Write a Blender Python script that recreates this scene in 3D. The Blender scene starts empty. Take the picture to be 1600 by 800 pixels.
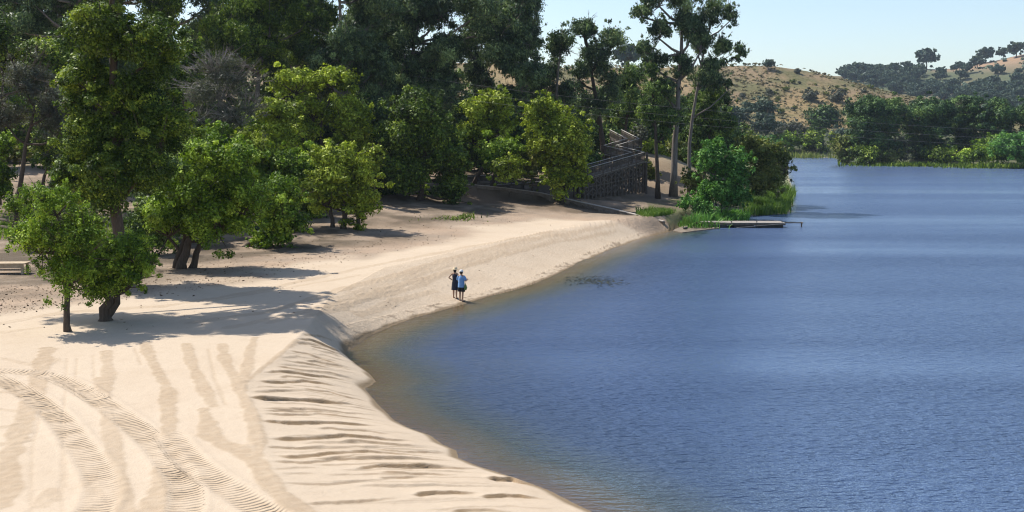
import bpy, math, random
import numpy as np
from mathutils import Vector, Matrix
random.seed(7)
RNG = np.random.default_rng(11)
R = math.radians
scene = bpy.context.scene
COL = scene.collection

# ------------------------------------------------------------------ camera
H = 9.1                    # camera height over the lake (m)
FOC = 1715.0               # focal length in pixels of the 1600 px wide photograph
PITCH = math.atan(195.0 / FOC)
cam_d = bpy.data.cameras.new('camera')
cam = bpy.data.objects.new('camera', cam_d); COL.objects.link(cam)
cam_d.sensor_width = 36.0
cam_d.lens = 36.0 * FOC / 1600.0
cam_d.clip_start = 0.1; cam_d.clip_end = 9000
cam.location = (0, 0, H)
cam.rotation_euler = (math.pi / 2 - PITCH, 0, 0)
scene.camera = cam

# ------------------------------------------------------------------ sky, sun, exposure
SUN_EL = 54.0
SUN_AZ_X, SUN_AZ_Y = -0.86, 0.51      # horizontal direction towards the sun
world = bpy.data.worlds.new('World'); scene.world = world
world.use_nodes = True
wn = world.node_tree
wn.nodes.clear()
sky = wn.nodes.new('ShaderNodeTexSky'); sky.sky_type = 'NISHITA'
sky.sun_disc = False
sky.sun_elevation = R(SUN_EL)
sky.sun_rotation = math.atan2(SUN_AZ_X, SUN_AZ_Y)
sky.altitude = 100; sky.air_density = 1.0; sky.dust_density = 0.9; sky.ozone_density = 1.6
bg = wn.nodes.new('ShaderNodeBackground'); bg.inputs['Strength'].default_value = 0.138
wo = wn.nodes.new('ShaderNodeOutputWorld')
wn.links.new(sky.outputs[0], bg.inputs[0]); wn.links.new(bg.outputs[0], wo.inputs[0])
sd_ = bpy.data.lights.new('sun', 'SUN'); sun = bpy.data.objects.new('sun', sd_); COL.objects.link(sun)
sd_.energy = 5.0; sd_.angle = R(0.5); sd_.color = (1.0, 0.955, 0.88)
_hs = math.hypot(SUN_AZ_X, SUN_AZ_Y)
SUND = Vector((SUN_AZ_X / _hs * math.cos(R(SUN_EL)), SUN_AZ_Y / _hs * math.cos(R(SUN_EL)), math.sin(R(SUN_EL))))
sun.rotation_euler = SUND.to_track_quat('Z', 'Y').to_euler()
sun.location = (0, 0, 60)
scene.view_settings.view_transform = 'Standard'
scene.view_settings.look = 'None'
scene.view_settings.gamma = 1
scene.view_settings.exposure = 0.38
scene.cycles.max_bounces = 8
scene.cycles.diffuse_bounces = 3
scene.cycles.glossy_bounces = 3
scene.cycles.transparent_max_bounces = 12
scene.cycles.caustics_reflective = False
scene.cycles.caustics_refractive = False
scene.cycles.use_denoising = True
scene.cycles.filter_width = 1.1

# ------------------------------------------------------------------ photo pixel -> world
CP, SP = math.cos(PITCH), math.sin(PITCH)
def ray(px, py):
    u = (px - 800) / FOC; v = (400 - py) / FOC
    return u, CP + v * SP, -SP + v * CP
def P(px, py, z=0.0):
    dx, dy, dz = ray(px, py); t = (z - H) / dz
    return dx * t, dy * t
def AT(px, py, Y):
    dx, dy, dz = ray(px, py); t = Y / dy
    return np.array((dx * t, Y, H + dz * t))

# ------------------------------------------------------------------ terrain
def seg_dist(x, y, pts, closed=False, with_t=False):
    n = len(pts); best = np.full(x.shape, 1e9); tt = np.zeros(x.shape); side = np.zeros(x.shape); acc = 0.0
    for i in range(n if closed else n - 1):
        ax, ay = pts[i][:2]; bx, by = pts[(i + 1) % n][:2]
        dx, dy = bx - ax, by - ay; L = math.hypot(dx, dy) + 1e-9
        t = np.clip(((x - ax) * dx + (y - ay) * dy) / (L * L), 0, 1)
        qx, qy = x - ax - t * dx, y - ay - t * dy
        d = np.hypot(qx, qy)
        m = d < best
        best = np.where(m, d, best)
        if with_t:
            tt = np.where(m, acc + t * L, tt)
            side = np.where(m, np.sign(dx * qy - dy * qx), side)
        acc += L
    return (best, tt, side, acc) if with_t else best
def inside(x, y, pts):
    c = np.zeros(x.shape, bool); n = len(pts); j = n - 1
    for i in range(n):
        xi, yi = pts[i]; xj, yj = pts[j]
        if yi != yj:
            m = ((yi > y) != (yj > y)) & (x < (xj - xi) * (y - yi) / (yj - yi) + xi)
            c ^= m
        j = i
    return c
def smooth(a, b, x):
    t = np.clip((x - a) / (b - a), 0, 1); return t * t * (3 - 2 * t)
def vnoise(x, y, scale, seed=0):
    x = x / scale + seed * 17.13; y = y / scale - seed * 9.71
    xi = np.floor(x); yi = np.floor(y); fx = x - xi; fy = y - yi
    fx = fx * fx * (3 - 2 * fx); fy = fy * fy * (3 - 2 * fy)
    def h(a, b):
        v = np.sin(a * 127.1 + b * 311.7 + seed * 74.7) * 43758.5453
        return v - np.floor(v)
    return (h(xi, yi) * (1 - fx) + h(xi + 1, yi) * fx) * (1 - fy) + (h(xi, yi + 1) * (1 - fx) + h(xi + 1, yi + 1) * fx) * fy - 0.5

shore_px = [(925,800),(900,788),(862,768),(820,752),(790,742),(745,728),(716,716),(712,704),(690,694),(672,680),(640,668),
            (618,657),(605,645),(590,632),(575,614),(569,607),(580,602),(587,596),(577,584),(560,572),(547,562),(540,554),
            (542,548),(560,536),(580,524),(612,510),(650,496),(690,485),(722,476),(760,464),(800,454),(838,442),
            (870,428),(900,413),(930,400),(960,388),(990,377),(1020,368),(1045,362),(1062,357),(1072,350),
            (1095,346),(1130,341),(1165,337),(1210,335),(1234,333),(1238,322),(1234,305),(1238,290),(1233,275),(1232,262),(1222,252),(1236,246)]
LAKE = [(3.5,22),(6,15),(9,2),(13,-30),(20,-120),(420,-120),(420,180),(300,235),(190,262)] 
LAKE += [P(1640,263), P(1600,263), P(1540,262), P(1490,261), P(1440,260), P(1400,259), P(1355,258), P(1330,254), P(1308,250), P(1300,246.5)]
LAKE += [P(x, y) for x, y in reversed(shore_px)]
CREST = [P(x, y, 1.25) for x, y in [(520,860),(470,805),(430,755),(412,705),(402,650),(380,605),(400,580),(430,560),(462,530),(486,505),(515,462),
         (600,418),(730,388),(860,359),(955,346),(1012,341)]]
FLAT = [(-9.5,-200),(-7,5)] + CREST + [(20,115),(24,130),(30,165),(48,240),(80,385),(100,420),(120,430),(110,330),(112,305),(150,282),(300,262),(450,200),(450,-200),(2500,-2500),(5000,0),(5000,5000),(-5000,5000),(-5000,-3000),(-200,-3000)]
RIDGE_A = [(-900,620,36),(-300,610,43),(-60,600,45),(60,600,44),(105,600,44.5),(140,600,43),(165,598,39),(188,595,34),(208,590,29),(226,585,22),(250,580,12)]
RIDGE_B = [(-900,1250,60),(0,1200,66),(230,1150,68),(355,1150,66),(402,1140,70),(437,1140,74),(470,1130,77),(510,1120,82),(545,1110,90),(640,1100,100),(900,1150,118),(2500,1300,120)]
RAMP = [(1037,349,0.70),(1000,340,1.05),(960,330,1.45),(900,317,2.0),(845,304,2.7),(795,297,3.15),(735,291,3.6),(690,288,3.7)]
RAMPW = [(*P(x, y, z), z) for x, y, z in RAMP]

def ridge_h(x, y, pts, w, p=1.35):
    best = np.zeros(x.shape)
    for i in range(len(pts) - 1):
        ax, ay, az = pts[i]; bx, by, bz = pts[i + 1]
        dx, dy = bx - ax, by - ay; L2 = dx * dx + dy * dy
        t = np.clip(((x - ax) * dx + (y - ay) * dy) / L2, 0, 1)
        d = np.hypot(x - ax - t * dx, y - ay - t * dy)
        h = (az + t * (bz - az)) * np.clip(1 - d / w, 0, 1) ** p
        # soften the crest
        best = np.maximum(best, h)
    return best
def base_terrain(x, y, want=False):
    x = np.asarray(x, float); y = np.asarray(y, float)
    dl = seg_dist(x, y, LAKE, True); wet = inside(x, y, LAKE)
    sd = np.where(wet, -dl, dl)
    dc = seg_dist(x, y, CREST + [(20,115),(24,130),(30,165),(48,240),(80,385)]); fl = inside(x, y, FLAT)
    z = np.where(fl, 1.25, 1.25 * (sd / (sd + dc + 1e-6)))
    q_ = sd / (sd + dc + 1e-6); soft = smooth(46, 56, y)
    z = np.where(fl, 1.25, np.where(sd > 0, 1.25 * (q_ ** 0.85 * (1 - soft) + (0.45 * np.clip(q_, 0, 1) + 0.55 * smooth(0, 1, q_)) * soft), 0))
    z = np.where(wet, -np.minimum(dl * 0.16, 3.0) , np.maximum(z, 0.012 + 0.02 * np.minimum(sd, 1)))
    land = smooth(4, 30, sd) * (1 - smooth(88, 110, x) * smooth(200, 260, y) * 0.7)
    hill = 0.055 * np.clip(y - 72, 0, 135) * land * (1 - smooth(-400, -100, -x) * 0)
    z = z + np.where(wet, 0, hill)
    # low mound left, ground that rises towards the boardwalk
    z = z + np.where(wet, 0, 2.6 * np.exp(-(((x - 21) / 7.0) ** 2 + ((y - 147) / 10.0) ** 2)))
    # ramp embankment
    d, t, side, tot = seg_dist(x, y, RAMPW, False, True)
    lens = [0.0]
    for i in range(len(RAMPW) - 1):
        lens.append(lens[-1] + math.dist(RAMPW[i][:2], RAMPW[i + 1][:2]))
    rz = np.interp(t, lens, [p[2] for p in RAMPW])
    # polyline runs right to left, so the near side has side > 0 (towards the camera)
    near = side > 0
    emb = np.where(near, rz - 0.25 - np.clip(d - 0.15, 0, 99) * 0.42 - 0.85 * smooth(0.0, 0.15, d) * (1 - smooth(14, 20, t)), rz - 0.05 - 0.30 * np.clip(d - 2.2, 0, 99))
    z = np.where(wet, z, np.maximum(z, emb * smooth(0, 0.5, sd)))
    far = np.maximum(ridge_h(x, y, RIDGE_A, 170, 1.25), ridge_h(x, y, RIDGE_B, 520, 1.15))
    bump = vnoise(x, y, 60, 3) * 5 + vnoise(x, y, 23, 4) * 1.8
    far = far + bump * smooth(8, 30, far)
    z = np.where(wet, z, np.maximum(z, far))
    if want:
        return z, sd, fl, dc, far
    return z
def gz(x, y):
    return float(base_terrain(np.array([x]), np.array([y]))[0])
def ground(px, py, t0=18.0, t1=900.0):
    """world point where the ray through a photo pixel meets the terrain"""
    dx, dy, dz = ray(px, py)
    t = np.geomspace(t0, t1, 1500)
    z = base_terrain(dx * t, dy * t)
    hit = np.nonzero((H + dz * t) < np.maximum(z, 0))[0]
    if len(hit) == 0: return None
    i = hit[0]
    tt = t[i]
    return np.array((dx * tt, dy * tt, max(float(z[i]), 0.0)))

# ------------------------------------------------------------------ helpers: objects, meshes, materials
def tag(o, label=None, cat=None, group=None, kind=None):
    if label: o['label'] = label
    if cat: o['category'] = cat
    if group: o['group'] = group
    if kind: o['kind'] = kind
    return o
def thing(name, label, cat, loc=(0,0,0), rotz=0, group=None):
    o = bpy.data.objects.new(name, None); COL.objects.link(o)
    o.empty_display_size = 0.3
    o.location = loc; o.rotation_euler = (0, 0, rotz)
    return tag(o, label, cat, group)
def mesh_obj(name, verts, faces, mat, parent=None, smooth_=False, attrs=None):
    me = bpy.data.meshes.new(name)
    verts = np.asarray(verts, np.float32).reshape(-1, 3)
    if isinstance(faces, np.ndarray):
        k = faces.shape[1]; n = faces.shape[0]
        me.vertices.add(len(verts)); me.vertices.foreach_set('co', verts.ravel())
        me.loops.add(n * k); me.loops.foreach_set('vertex_index', faces.astype(np.int32).ravel())
        me.polygons.add(n); me.polygons.foreach_set('loop_start', np.arange(0, n * k, k, dtype=np.int32))
        me.update(calc_edges=True)
    else:
        me.from_pydata(verts.tolist(), [], faces); me.update()
    if smooth_:
        me.polygons.foreach_set('use_smooth', np.ones(len(me.polygons), bool))
    for an, (dom, typ, val) in (attrs or {}).items():
        a = me.attributes.new(an, typ, dom)
        if typ == 'FLOAT': a.data.foreach_set('value', np.asarray(val, np.float32))
        else: a.data.foreach_set('color', np.asarray(val, np.float32).ravel())
    if mat: me.materials.append(mat)
    o = bpy.data.objects.new(name, me); COL.objects.link(o)
    if parent: o.parent = parent
    return o
class MB:
    """collects boxes, tubes and lathes that become ONE mesh object"""
    def __init__(s): s.v = []; s.f = []
    def box(s, c, d, rotz=0.0, M=None):
        b = len(s.v); hx, hy, hz_ = d[0] / 2, d[1] / 2, d[2] / 2
        for sx, sy, sz in ((-1,-1,-1),(1,-1,-1),(1,1,-1),(-1,1,-1),(-1,-1,1),(1,-1,1),(1,1,1),(-1,1,1)):
            p = Vector((sx * hx, sy * hy, sz * hz_))
            if M is not None: p = M @ p
            elif rotz: p = Matrix.Rotation(rotz, 3, 'Z') @ p
            s.v.append(tuple(p + Vector(c)))
        s.f += [tuple(b + i for i in q) for q in ((0,3,2,1),(4,5,6,7),(0,1,5,4),(1,2,6,5),(2,3,7,6),(3,0,4,7))]
        return s
    def beam(s, a, b, w, h):
        a = Vector(a); b = Vector(b); d = b - a; L = d.length
        if L < 1e-6: return s
        X = d.normalized(); up = Vector((0,0,1))
        if abs(X.z) > 0.98: up = Vector((0,1,0))
        Yv = up.cross(X).normalized(); Z = X.cross(Yv)
        M = Matrix((X, Yv, Z)).transposed()
        return s.box((a + b) / 2, (L, w, h), M=M)
    def tube(s, pts, rad, n=6, cap=True):
        pts = [Vector(p) for p in pts]; b = len(s.v); m = len(pts)
        if not hasattr(rad, '__len__'): rad = [rad] * m
        prev = None
        for i, p in enumerate(pts):
            d = (pts[min(i + 1, m - 1)] - pts[max(i - 1, 0)])
            if d.length < 1e-9: d = Vector((0,0,1))
            d.normalize()
            u = (prev - d * prev.dot(d)) if prev is not None else d.orthogonal()
            if u.length < 1e-6: u = d.orthogonal()
            u.normalize(); prev = u; w = d.cross(u)
            for k in range(n):
                a = 2 * math.pi * k / n
                s.v.append(tuple(p + (u * math.cos(a) + w * math.sin(a)) * rad[i]))
        for i in range(m - 1):
            for k in range(n):
                k2 = (k + 1) % n
                s.f.append((b + i * n + k, b + i * n + k2, b + (i + 1) * n + k2, b + (i + 1) * n + k))
        if cap:
            s.f.append(tuple(b + k for k in reversed(range(n)))); s.f.append(tuple(b + (m - 1) * n + k for k in range(n)))
        return s
    def lathe(s, prof, c, n=12, sx=1, sy=1):
        b = len(s.v); m = len(prof)
        for r, z in prof:
            for k in range(n):
                a = 2 * math.pi * k / n
                s.v.append((c[0] + r * math.cos(a) * sx, c[1] + r * math.sin(a) * sy, c[2] + z))
        for i in range(m - 1):
            for k in range(n):
                k2 = (k + 1) % n
                s.f.append((b + i * n + k, b + i * n + k2, b + (i + 1) * n + k2, b + (i + 1) * n + k))
        s.f.append(tuple(b + k for k in reversed(range(n)))); s.f.append(tuple(b + (m - 1) * n + k for k in range(n)))
        return s
    def build(s, name, mat, parent=None, off=(0,0,0), smooth_=False):
        v = np.array(s.v, float).reshape(-1, 3) - np.array(off, float)
        return mesh_obj(name, v, s.f, mat, parent, smooth_)

def nt(name):
    m = bpy.data.materials.new(name); m.use_nodes = True
    t = m.node_tree; t.nodes.clear()
    return m, t
def N(t, typ, **kw):
    n = t.nodes.new(typ)
    for k, v in kw.items():
        if k in n.inputs: n.inputs[k].default_value = v
        else: setattr(n, k, v)
    return n
def ramp(t, stops, fac=None):
    r = t.nodes.new('ShaderNodeValToRGB'); e = r.color_ramp.elements
    while len(e) < len(stops): e.new(0.5)
    for i, (p, c) in enumerate(stops):
        e[i].position = p; e[i].color = (*c, 1) if len(c) == 3 else c
    if fac is not None: t.links.new(fac, r.inputs[0])
    return r
def math_(t, op, a, b=None, clamp=False):
    n = t.nodes.new('ShaderNodeMath'); n.operation = op; n.use_clamp = clamp
    for i, v in enumerate((a, b)):
        if v is None: continue
        if isinstance(v, (int, float)): n.inputs[i].default_value = v
        else: t.links.new(v, n.inputs[i])
    return n.outputs[0]
def mixc(t, a, b, f, mode='MIX'):
    n = t.nodes.new('ShaderNodeMix'); n.data_type = 'RGBA'; n.blend_type = mode
    for i, v in ((6, a), (7, b)):
        if isinstance(v, tuple): n.inputs[i].default_value = (*v, 1)
        else: t.links.new(v, n.inputs[i])
    if isinstance(f, (int, float)): n.inputs[0].default_value = f
    else: t.links.new(f, n.inputs[0])
    return n.outputs[2]
def noise(t, scale, detail=4, rough=0.6, vec=None, dim='3D'):
    n = N(t, 'ShaderNodeTexNoise', Scale=scale, Detail=detail, Roughness=rough)
    if vec is not None: t.links.new(vec, n.inputs['Vector'])
    return n.outputs['Fac']
def simple_mat(name, c1, c2, scale=6, rough=0.8, bump=0.3, stretch=None, metal=0.0):
    m, t = nt(name)
    tc = N(t, 'ShaderNodeTexCoord'); vec = tc.outputs['Object']
    if stretch:
        mp = N(t, 'ShaderNodeMapping'); mp.inputs['Scale'].default_value = stretch
        t.links.new(vec, mp.inputs[0]); vec = mp.outputs[0]
    f = noise(t, scale, 6, 0.65, vec)
    r = ramp(t, [(0.3, c1), (0.7, c2)], f)
    p = N(t, 'ShaderNodeBsdfPrincipled', Roughness=rough, Metallic=metal)
    p.inputs['Specular IOR Level'].default_value = 0.3
    t.links.new(r.outputs[0], p.inputs['Base Color'])
    b = N(t, 'ShaderNodeBump', Strength=bump, Distance=0.02)
    t.links.new(f, b.inputs['Height']); t.links.new(b.outputs[0], p.inputs['Normal'])
    o = N(t, 'ShaderNodeOutputMaterial'); t.links.new(p.outputs[0], o.inputs[0])
    return m
def leaf_mat(name, dark, mid, bright, trans=0.3, rough=0.5):
    m, t = nt(name)
    a = N(t, 'ShaderNodeAttribute', attribute_name='tone')
    r = ramp(t, [(0.0, dark), (0.5, mid), (1.0, bright)], a.outputs['Fac'])
    p = N(t, 'ShaderNodeBsdfPrincipled', Roughness=rough); p.inputs['Specular IOR Level'].default_value = 0.14
    t.links.new(r.outputs[0], p.inputs['Base Color'])
    tr = N(t, 'ShaderNodeBsdfTranslucent')
    tc = mixc(t, r.outputs[0], (0.9, 1.0, 0.35), 1.0, 'MULTIPLY'); 
    t.links.new(tc, tr.inputs[0])
    mx = N(t, 'ShaderNodeMixShader'); mx.inputs[0].default_value = trans
    t.links.new(p.outputs[0], mx.inputs[1]); t.links.new(tr.outputs[0], mx.inputs[2])
    o = N(t, 'ShaderNodeOutputMaterial'); t.links.new(mx.outputs[0], o.inputs[0])
    return m
# ------------------------------------------------------------------ ground sheet
def grow(start, step, rate, end):
    out = []; x = start; s = step
    while (x < end) if step > 0 else (x > end):
        x += s; out.append(x); s *= rate
    return out
def axis(a, b, step, lo, hi, rl, rh):
    core = list(np.arange(a, b, step))
    return np.array(sorted(grow(a, -step, rl, lo)) + core + grow(core[-1], step, rh, hi))
gx = axis(-24.0, 7.0, 0.06, -3800, 3800, 1.045, 1.022)
gy = axis(21.5, 46.0, 0.055, -3000, 4200, 1.12, 1.0145)
GX, GY = np.meshgrid(gx, gy)
x = GX.ravel(); y = GY.ravel()
z, sd, fl, dc, far = base_terrain(x, y, True)
gcol = np.zeros((len(x), 3)); trk = np.zeros(len(x)); tread = np.zeros(len(x)); damp_and_shade = np.zeros(len(x))

def world_poly(pts, zz=None):
    out = []
    for px, py in pts:
        if zz is None:
            g = ground(px, py, 15, 200); out.append((g[0], g[1]))
        else: out.append(P(px, py, zz))
    return out
def near_idx(poly, m):
    xs = [p[0] for p in poly]; ys = [p[1] for p in poly]
    return np.nonzero((x > min(xs) - m) & (x < max(xs) + m) & (y > min(ys) - m) & (y < max(ys) + m))[0]

# small undulation of the sand
sandy = (1 - smooth(95, 115, y)) * (sd > 0) * (y > 10)
z = z + sandy * (vnoise(x, y, 3.1, 1) * 0.05 + vnoise(x, y, 0.9, 2) * 0.018 * (1 - 0.6 * (y < 45)))
# rougher hillside
z = z + np.where(fl & (y > 60) & (far < 8), smooth(60, 110, y) * (vnoise(x, y, 4.0, 5) * 0.35 + vnoise(x, y, 1.3, 6) * 0.14), 0)

# bulldozed ledges that run down the bank (lip on the far side, step facing the camera)
rills = [
 ([(462,530),(490,533),(518,545),(538,553)],0.20),([(470,524),(520,530),(540,548)],0.10),
 ([(450,548),(480,552),(520,566),(548,575)],0.12),
 ([(436,562),(470,566),(505,572),(538,580)],0.13),([(425,572),(470,580),(520,583),(560,594)],0.16),
 ([(408,583),(450,582),(490,588),(520,590),(560,598)],0.20),
 ([(400,596),(440,598),(480,596),(520,603),(545,607)],0.24),
 ([(385,612),(430,610),(480,610),(530,620),(570,628)],0.10),
 ([(382,622),(430,623),(490,625),(540,630),(568,634)],0.30),
 ([(395,637),(440,641),(480,640),(540,645),(600,648)],0.12),
 ([(396,647),(440,648),(500,646),(560,652),(615,660)],0.13),
 ([(400,658),(450,662),(500,660),(560,663),(600,664)],0.26),
 ([(408,684),(470,685),(540,681),(600,686),(660,689)],0.24),
 ([(412,698),(470,700),(520,698)],0.15),([(412,710),(450,714),(500,708),(575,704),(660,712),(712,718)],0.17),
 ([(415,722),(470,722),(540,712),(600,708)],0.12),
 ([(425,735),(470,732),(510,730)],0.08),([(440,742),(500,740)],0.06),
 ([(545,733),(600,727),(660,727),(722,730)],0.20),([(430,757),(500,758),(560,752),(640,745)],0.09),
 ([(590,748),(620,744),(660,742)],0.14),
 ([(640,775),(690,770),(740,769),(760,773)],0.24),([(760,748),(800,748),(830,757),(850,763)],0.30),
 ([(745,776),(790,774),(830,777),(862,782)],0.24),([(470,790),(560,784),(640,776)],0.10),
 ([(700,800),(760,797),(820,802)],0.18),([(560,700),(620,697),(690,702)],0.08),
 ([(820,742),(850,748),(880,770)],0.06),
]
cr_ = [(520,860),(470,805),(430,755),(412,705),(402,650),(380,605),(400,580),(430,560),(462,530)]
sh_ = [(1010,860),(915,795),(830,755),(725,712),(640,668),(590,632),(580,600),(560,575),(540,556)]
rq = random.Random(21)
for _ in range(84):
    v_ = rq.uniform(0.04, 7.9); i_ = int(v_); f_ = v_ - i_
    c0 = [cr_[i_][k] + (cr_[i_ + 1][k] - cr_[i_][k]) * f_ for k in (0, 1)]; s0 = [sh_[i_][k] + (sh_[i_ + 1][k] - sh_[i_][k]) * f_ for k in (0, 1)]
    a0 = rq.uniform(0.0, 0.55); a1 = min(0.97, a0 + rq.uniform(0.35, 0.85)); hump = rq.uniform(2, 9) * (s0[0] - c0[0]) / 400
    pts = []
    for k in range(6):
        u = a0 + (a1 - a0) * k / 5
        # level across, then falling with the bank
        yy = c0[1] + (s0[1] - c0[1]) * (u ** 1.8) - hump * math.sin(math.pi * u) * 1.2 + rq.uniform(-1.2, 1.2)
        pts.append((c0[0] + (s0[0] - c0[0]) * u, yy))
    rills.append((pts, rq.choice([0.04, 0.05, 0.06, 0.08, 0.12])))
for pts, A in rills:
    poly = world_poly(pts)
    idx = near_idx(poly, 2.0)
    d, t, side, tot = seg_dist(x[idx], y[idx], poly, False, True)
    t = np.clip(t, 0, tot)
    wob = vnoise(x[idx], y[idx], 0.8, 8) * 0.14 + vnoise(x[idx], y[idx], 0.22, 9) * 0.07 + vnoise(x[idx], y[idx], 0.1, 10) * 0.03
    n = d * side + wob
    env = smooth(0, 0.15 * tot, t) * (1 - smooth(0.62 * tot, tot, t)) * (0.9 + 0.5 * vnoise(t, t * 0, 0.9, int(A * 100)) + 0.4 * vnoise(t, t * 0, 0.27, int(A * 100) + 3))
    A2 = A * 0.50 * np.clip(env, 0, 1.2)
    z[idx] += A2 * 0.5 * np.tanh(n / 0.035) * np.exp(-np.abs(n) / 0.26) * smooth(0.0, 0.3, sd[idx])
    damp_and_shade[idx] = np.maximum(damp_and_shade[idx], np.clip(A2 * 11, 0, 0.97) * np.exp(-(np.abs(n + 0.01) / ((0.012 + 0.034 * np.clip(A2 / 0.05, 0, 1) + A2 * 0.10) * (1 + 0.9 * vnoise(x[idx], y[idx], 0.22, 33)))) ** 4))  # dark lines paint the shade of each ledge step together with damp sand
    # fainter dark band below the lip
    damp_and_shade[idx] = np.maximum(damp_and_shade[idx], 0.28 * np.clip(A2 * 10, 0, 1) * (n < 0) * np.exp(n / 0.16))

# darker loose trails (left by the blade edges) and far tracks
trails = [
 ([(225,538),(240,570),(258,600),(262,630),(266,665),(262,692)],.26,.9),([(290,538),(300,570),(318,605),(333,635)],.20,.85),
 ([(318,640),(328,680),(345,692),(375,705),(398,722),(415,745),(440,775),(475,805)],.28,.9),
 ([(347,538),(352,560),(370,600),(392,645),(403,680),(405,712)],.24,.85),([(398,528),(390,550),(385,580),(375,602)],.18,.8),
 ([(72,545),(62,590),(50,630),(30,665),(15,720),(0,790)],.33,.85),([(165,550),(170,590),(160,600),(168,650),(178,700),(190,760),(196,805)],.20,.75),
 ([(160,592),(163,610)],.28,.8),([(464,532),(425,563),(384,597)],.10,.85),([(262,732),(247,770),(236,806)],.36,.85),
 ([(140,750),(150,775),(148,790)],.22,.5),([(400,690),(380,700)],.2,.5),([(65,790),(80,765),(85,780)],.2,.5),
 ([(380,645),(395,652)],.2,.4),([(210,545),(220,570)],.04,.5),([(325,545),(335,590),(352,632)],.05,.5),
 ([(105,560),(100,640),(102,760)],.03,.35),([(65,640),(50,700),(48,800)],.03,.35),([(97,690),(96,800)],.03,.35),
 ([(120,560),(117,620)],.03,.4),([(145,555),(147,590)],.03,.4),
 ([(0,612),(40,616)],.18,.55),([(0,640),(38,645)],.16,.5),([(0,668),(30,664)],.14,.5),([(0,693),(36,688)],.2,.6),([(0,560),(70,575),(90,560)],.12,.4),
 # far part of the beach
 ([(300,505),(420,488),(560,445),(700,405),(820,375),(960,350)],.35,.40),([(360,512),(470,490),(600,452),(740,412),(860,380),(960,362)],.30,.42),
 ([(420,505),(520,480),(640,440),(760,408)],.25,.40),([(470,500),(560,470),(640,452),(700,425)],.25,.35),
 ([(250,480),(400,455),(560,420),(720,388),(860,362)],.35,.35),([(560,492),(620,470),(680,455)],.3,.3),
 ([(330,470),(440,452),(560,430)],.2,.3),([(600,440),(760,400),(900,366)],.2,.3),([(520,470),(650,425),(760,395),(880,362)],.5,.25),
 ([(0,505),(100,488),(240,480)],.4,.3),([(0,520),(60,512)],.3,.3),
]
for k, (pts, w, s) in enumerate(trails):
    poly = world_poly(pts); idx = near_idx(poly, 1.5)
    d, t, side, tot = seg_dist(x[idx], y[idx], poly, False, True)
    ww = 0.85 * w * (1 + 0.9 * vnoise(x[idx], y[idx], 1.1, k) + 0.5 * vnoise(x[idx], y[idx], 0.3, k + 40))
    e = (1 - smooth(ww * 0.85, ww * 1.1 + 0.04, d)) * np.clip(0.9 + 0.5 * vnoise(x[idx], y[idx], 0.13, k + 9), 0, 1)
    damp_and_shade[idx] = np.maximum(damp_and_shade[idx], e * s * np.where(y[idx] > 46, 0.85, 0.52))
    z[idx] += e * 0.012 * np.sign(w - 0.1) + e * vnoise(x[idx], y[idx], 0.17, k) * 0.03
# tyre tracks of a loader
tracks = [
 [(-60,575),(0,593),(50,620),(92,655),(122,692),(148,728),(160,758),(156,785),(140,812),(110,850)],
 [(-60,580),(0,580),(60,585),(110,600),(160,630),(200,658),(240,692),(268,725),(286,755),(292,782),(286,806),(265,850)],
 [(258,668),(282,702),(312,732),(350,760),(392,788),(440,818)],
 [(60,583),(110,596),(150,620)],
]
for k, pts in enumerate(tracks):
    pw = world_poly(pts)
    # resample as a smooth curve
    q = []
    for i in range(len(pw) - 1):
        p0 = pw[max(i - 1, 0)]; p1 = pw[i]; p2 = pw[i + 1]; p3 = pw[min(i + 2, len(pw) - 1)]
        for j in range(5):
            u = j / 5.0
            q.append(tuple(0.5 * ((2 * p1[c]) + (-p0[c] + p2[c]) * u + (2 * p0[c] - 5 * p1[c] + 4 * p2[c] - p3[c]) * u * u + (-p0[c] + 3 * p1[c] - 3 * p2[c] + p3[c]) * u ** 3) for c in (0, 1)))
    q.append(pw[-1]); poly = q
    idx = near_idx(poly, 1.2)
    d, t, side, tot = seg_dist(x[idx], y[idx], poly, False, True)
    W = 0.33 if k != 3 else 0.22
    m = (1 - smooth(W - 0.10, W + 0.10, d)) * (1.0 if k != 2 else smooth(0.0, 1.5, t)) * (0.72 + 0.7 * vnoise(t, t * 0, 1.6, k) + 0.7 * vnoise(x[idx], y[idx], 0.35, k + 4))
    ss = t + 0.07 * np.abs(d) / 0.4 + 0.05 * vnoise(x[idx], y[idx], 0.5, 71)          # slight chevron
    hit = m > 0.05
    ii = idx[hit]
    z[idx] += -0.03 * m + 0.022 * np.exp(-((d - W - 0.12) / 0.10) ** 2) * (1.0 if k != 2 else smooth(0.0, 1.5, t))
    near_ = (d < W + 0.45) & ((m > 0.05) | (trk[idx] < 0.02)); tread[idx[near_]] = ss[near_]; trk[ii] = m[hit]
    damp_and_shade[idx] = np.maximum(damp_and_shade[idx] * (1 - m), m * 0.44)
    damp_and_shade[idx] = np.maximum(damp_and_shade[idx], 0.42 * np.exp(-(d / 0.045) ** 2) * m)
    z[idx] += 0.02 * vnoise(x[idx], y[idx], 0.14, 77) * m

# base colours of the ground, some with shade painted in
sand = np.array((0.515, 0.415, 0.306)); sandd = np.array((0.46, 0.36, 0.255)); litter = np.array((0.30, 0.235, 0.175))
bank = np.array((0.40, 0.295, 0.21)); gold = np.array((0.30, 0.215, 0.105)); green = np.array((0.12, 0.14, 0.055))
wetc = np.array((0.20, 0.145, 0.085)); bed = np.array((0.20, 0.155, 0.08))
def lerp(a, b, f): return a + (b - a) * f[:, None]
gcol[:] = sand
d_emb, t_emb, s_emb, _ = seg_dist(x, y, RAMPW, False, True)
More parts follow.
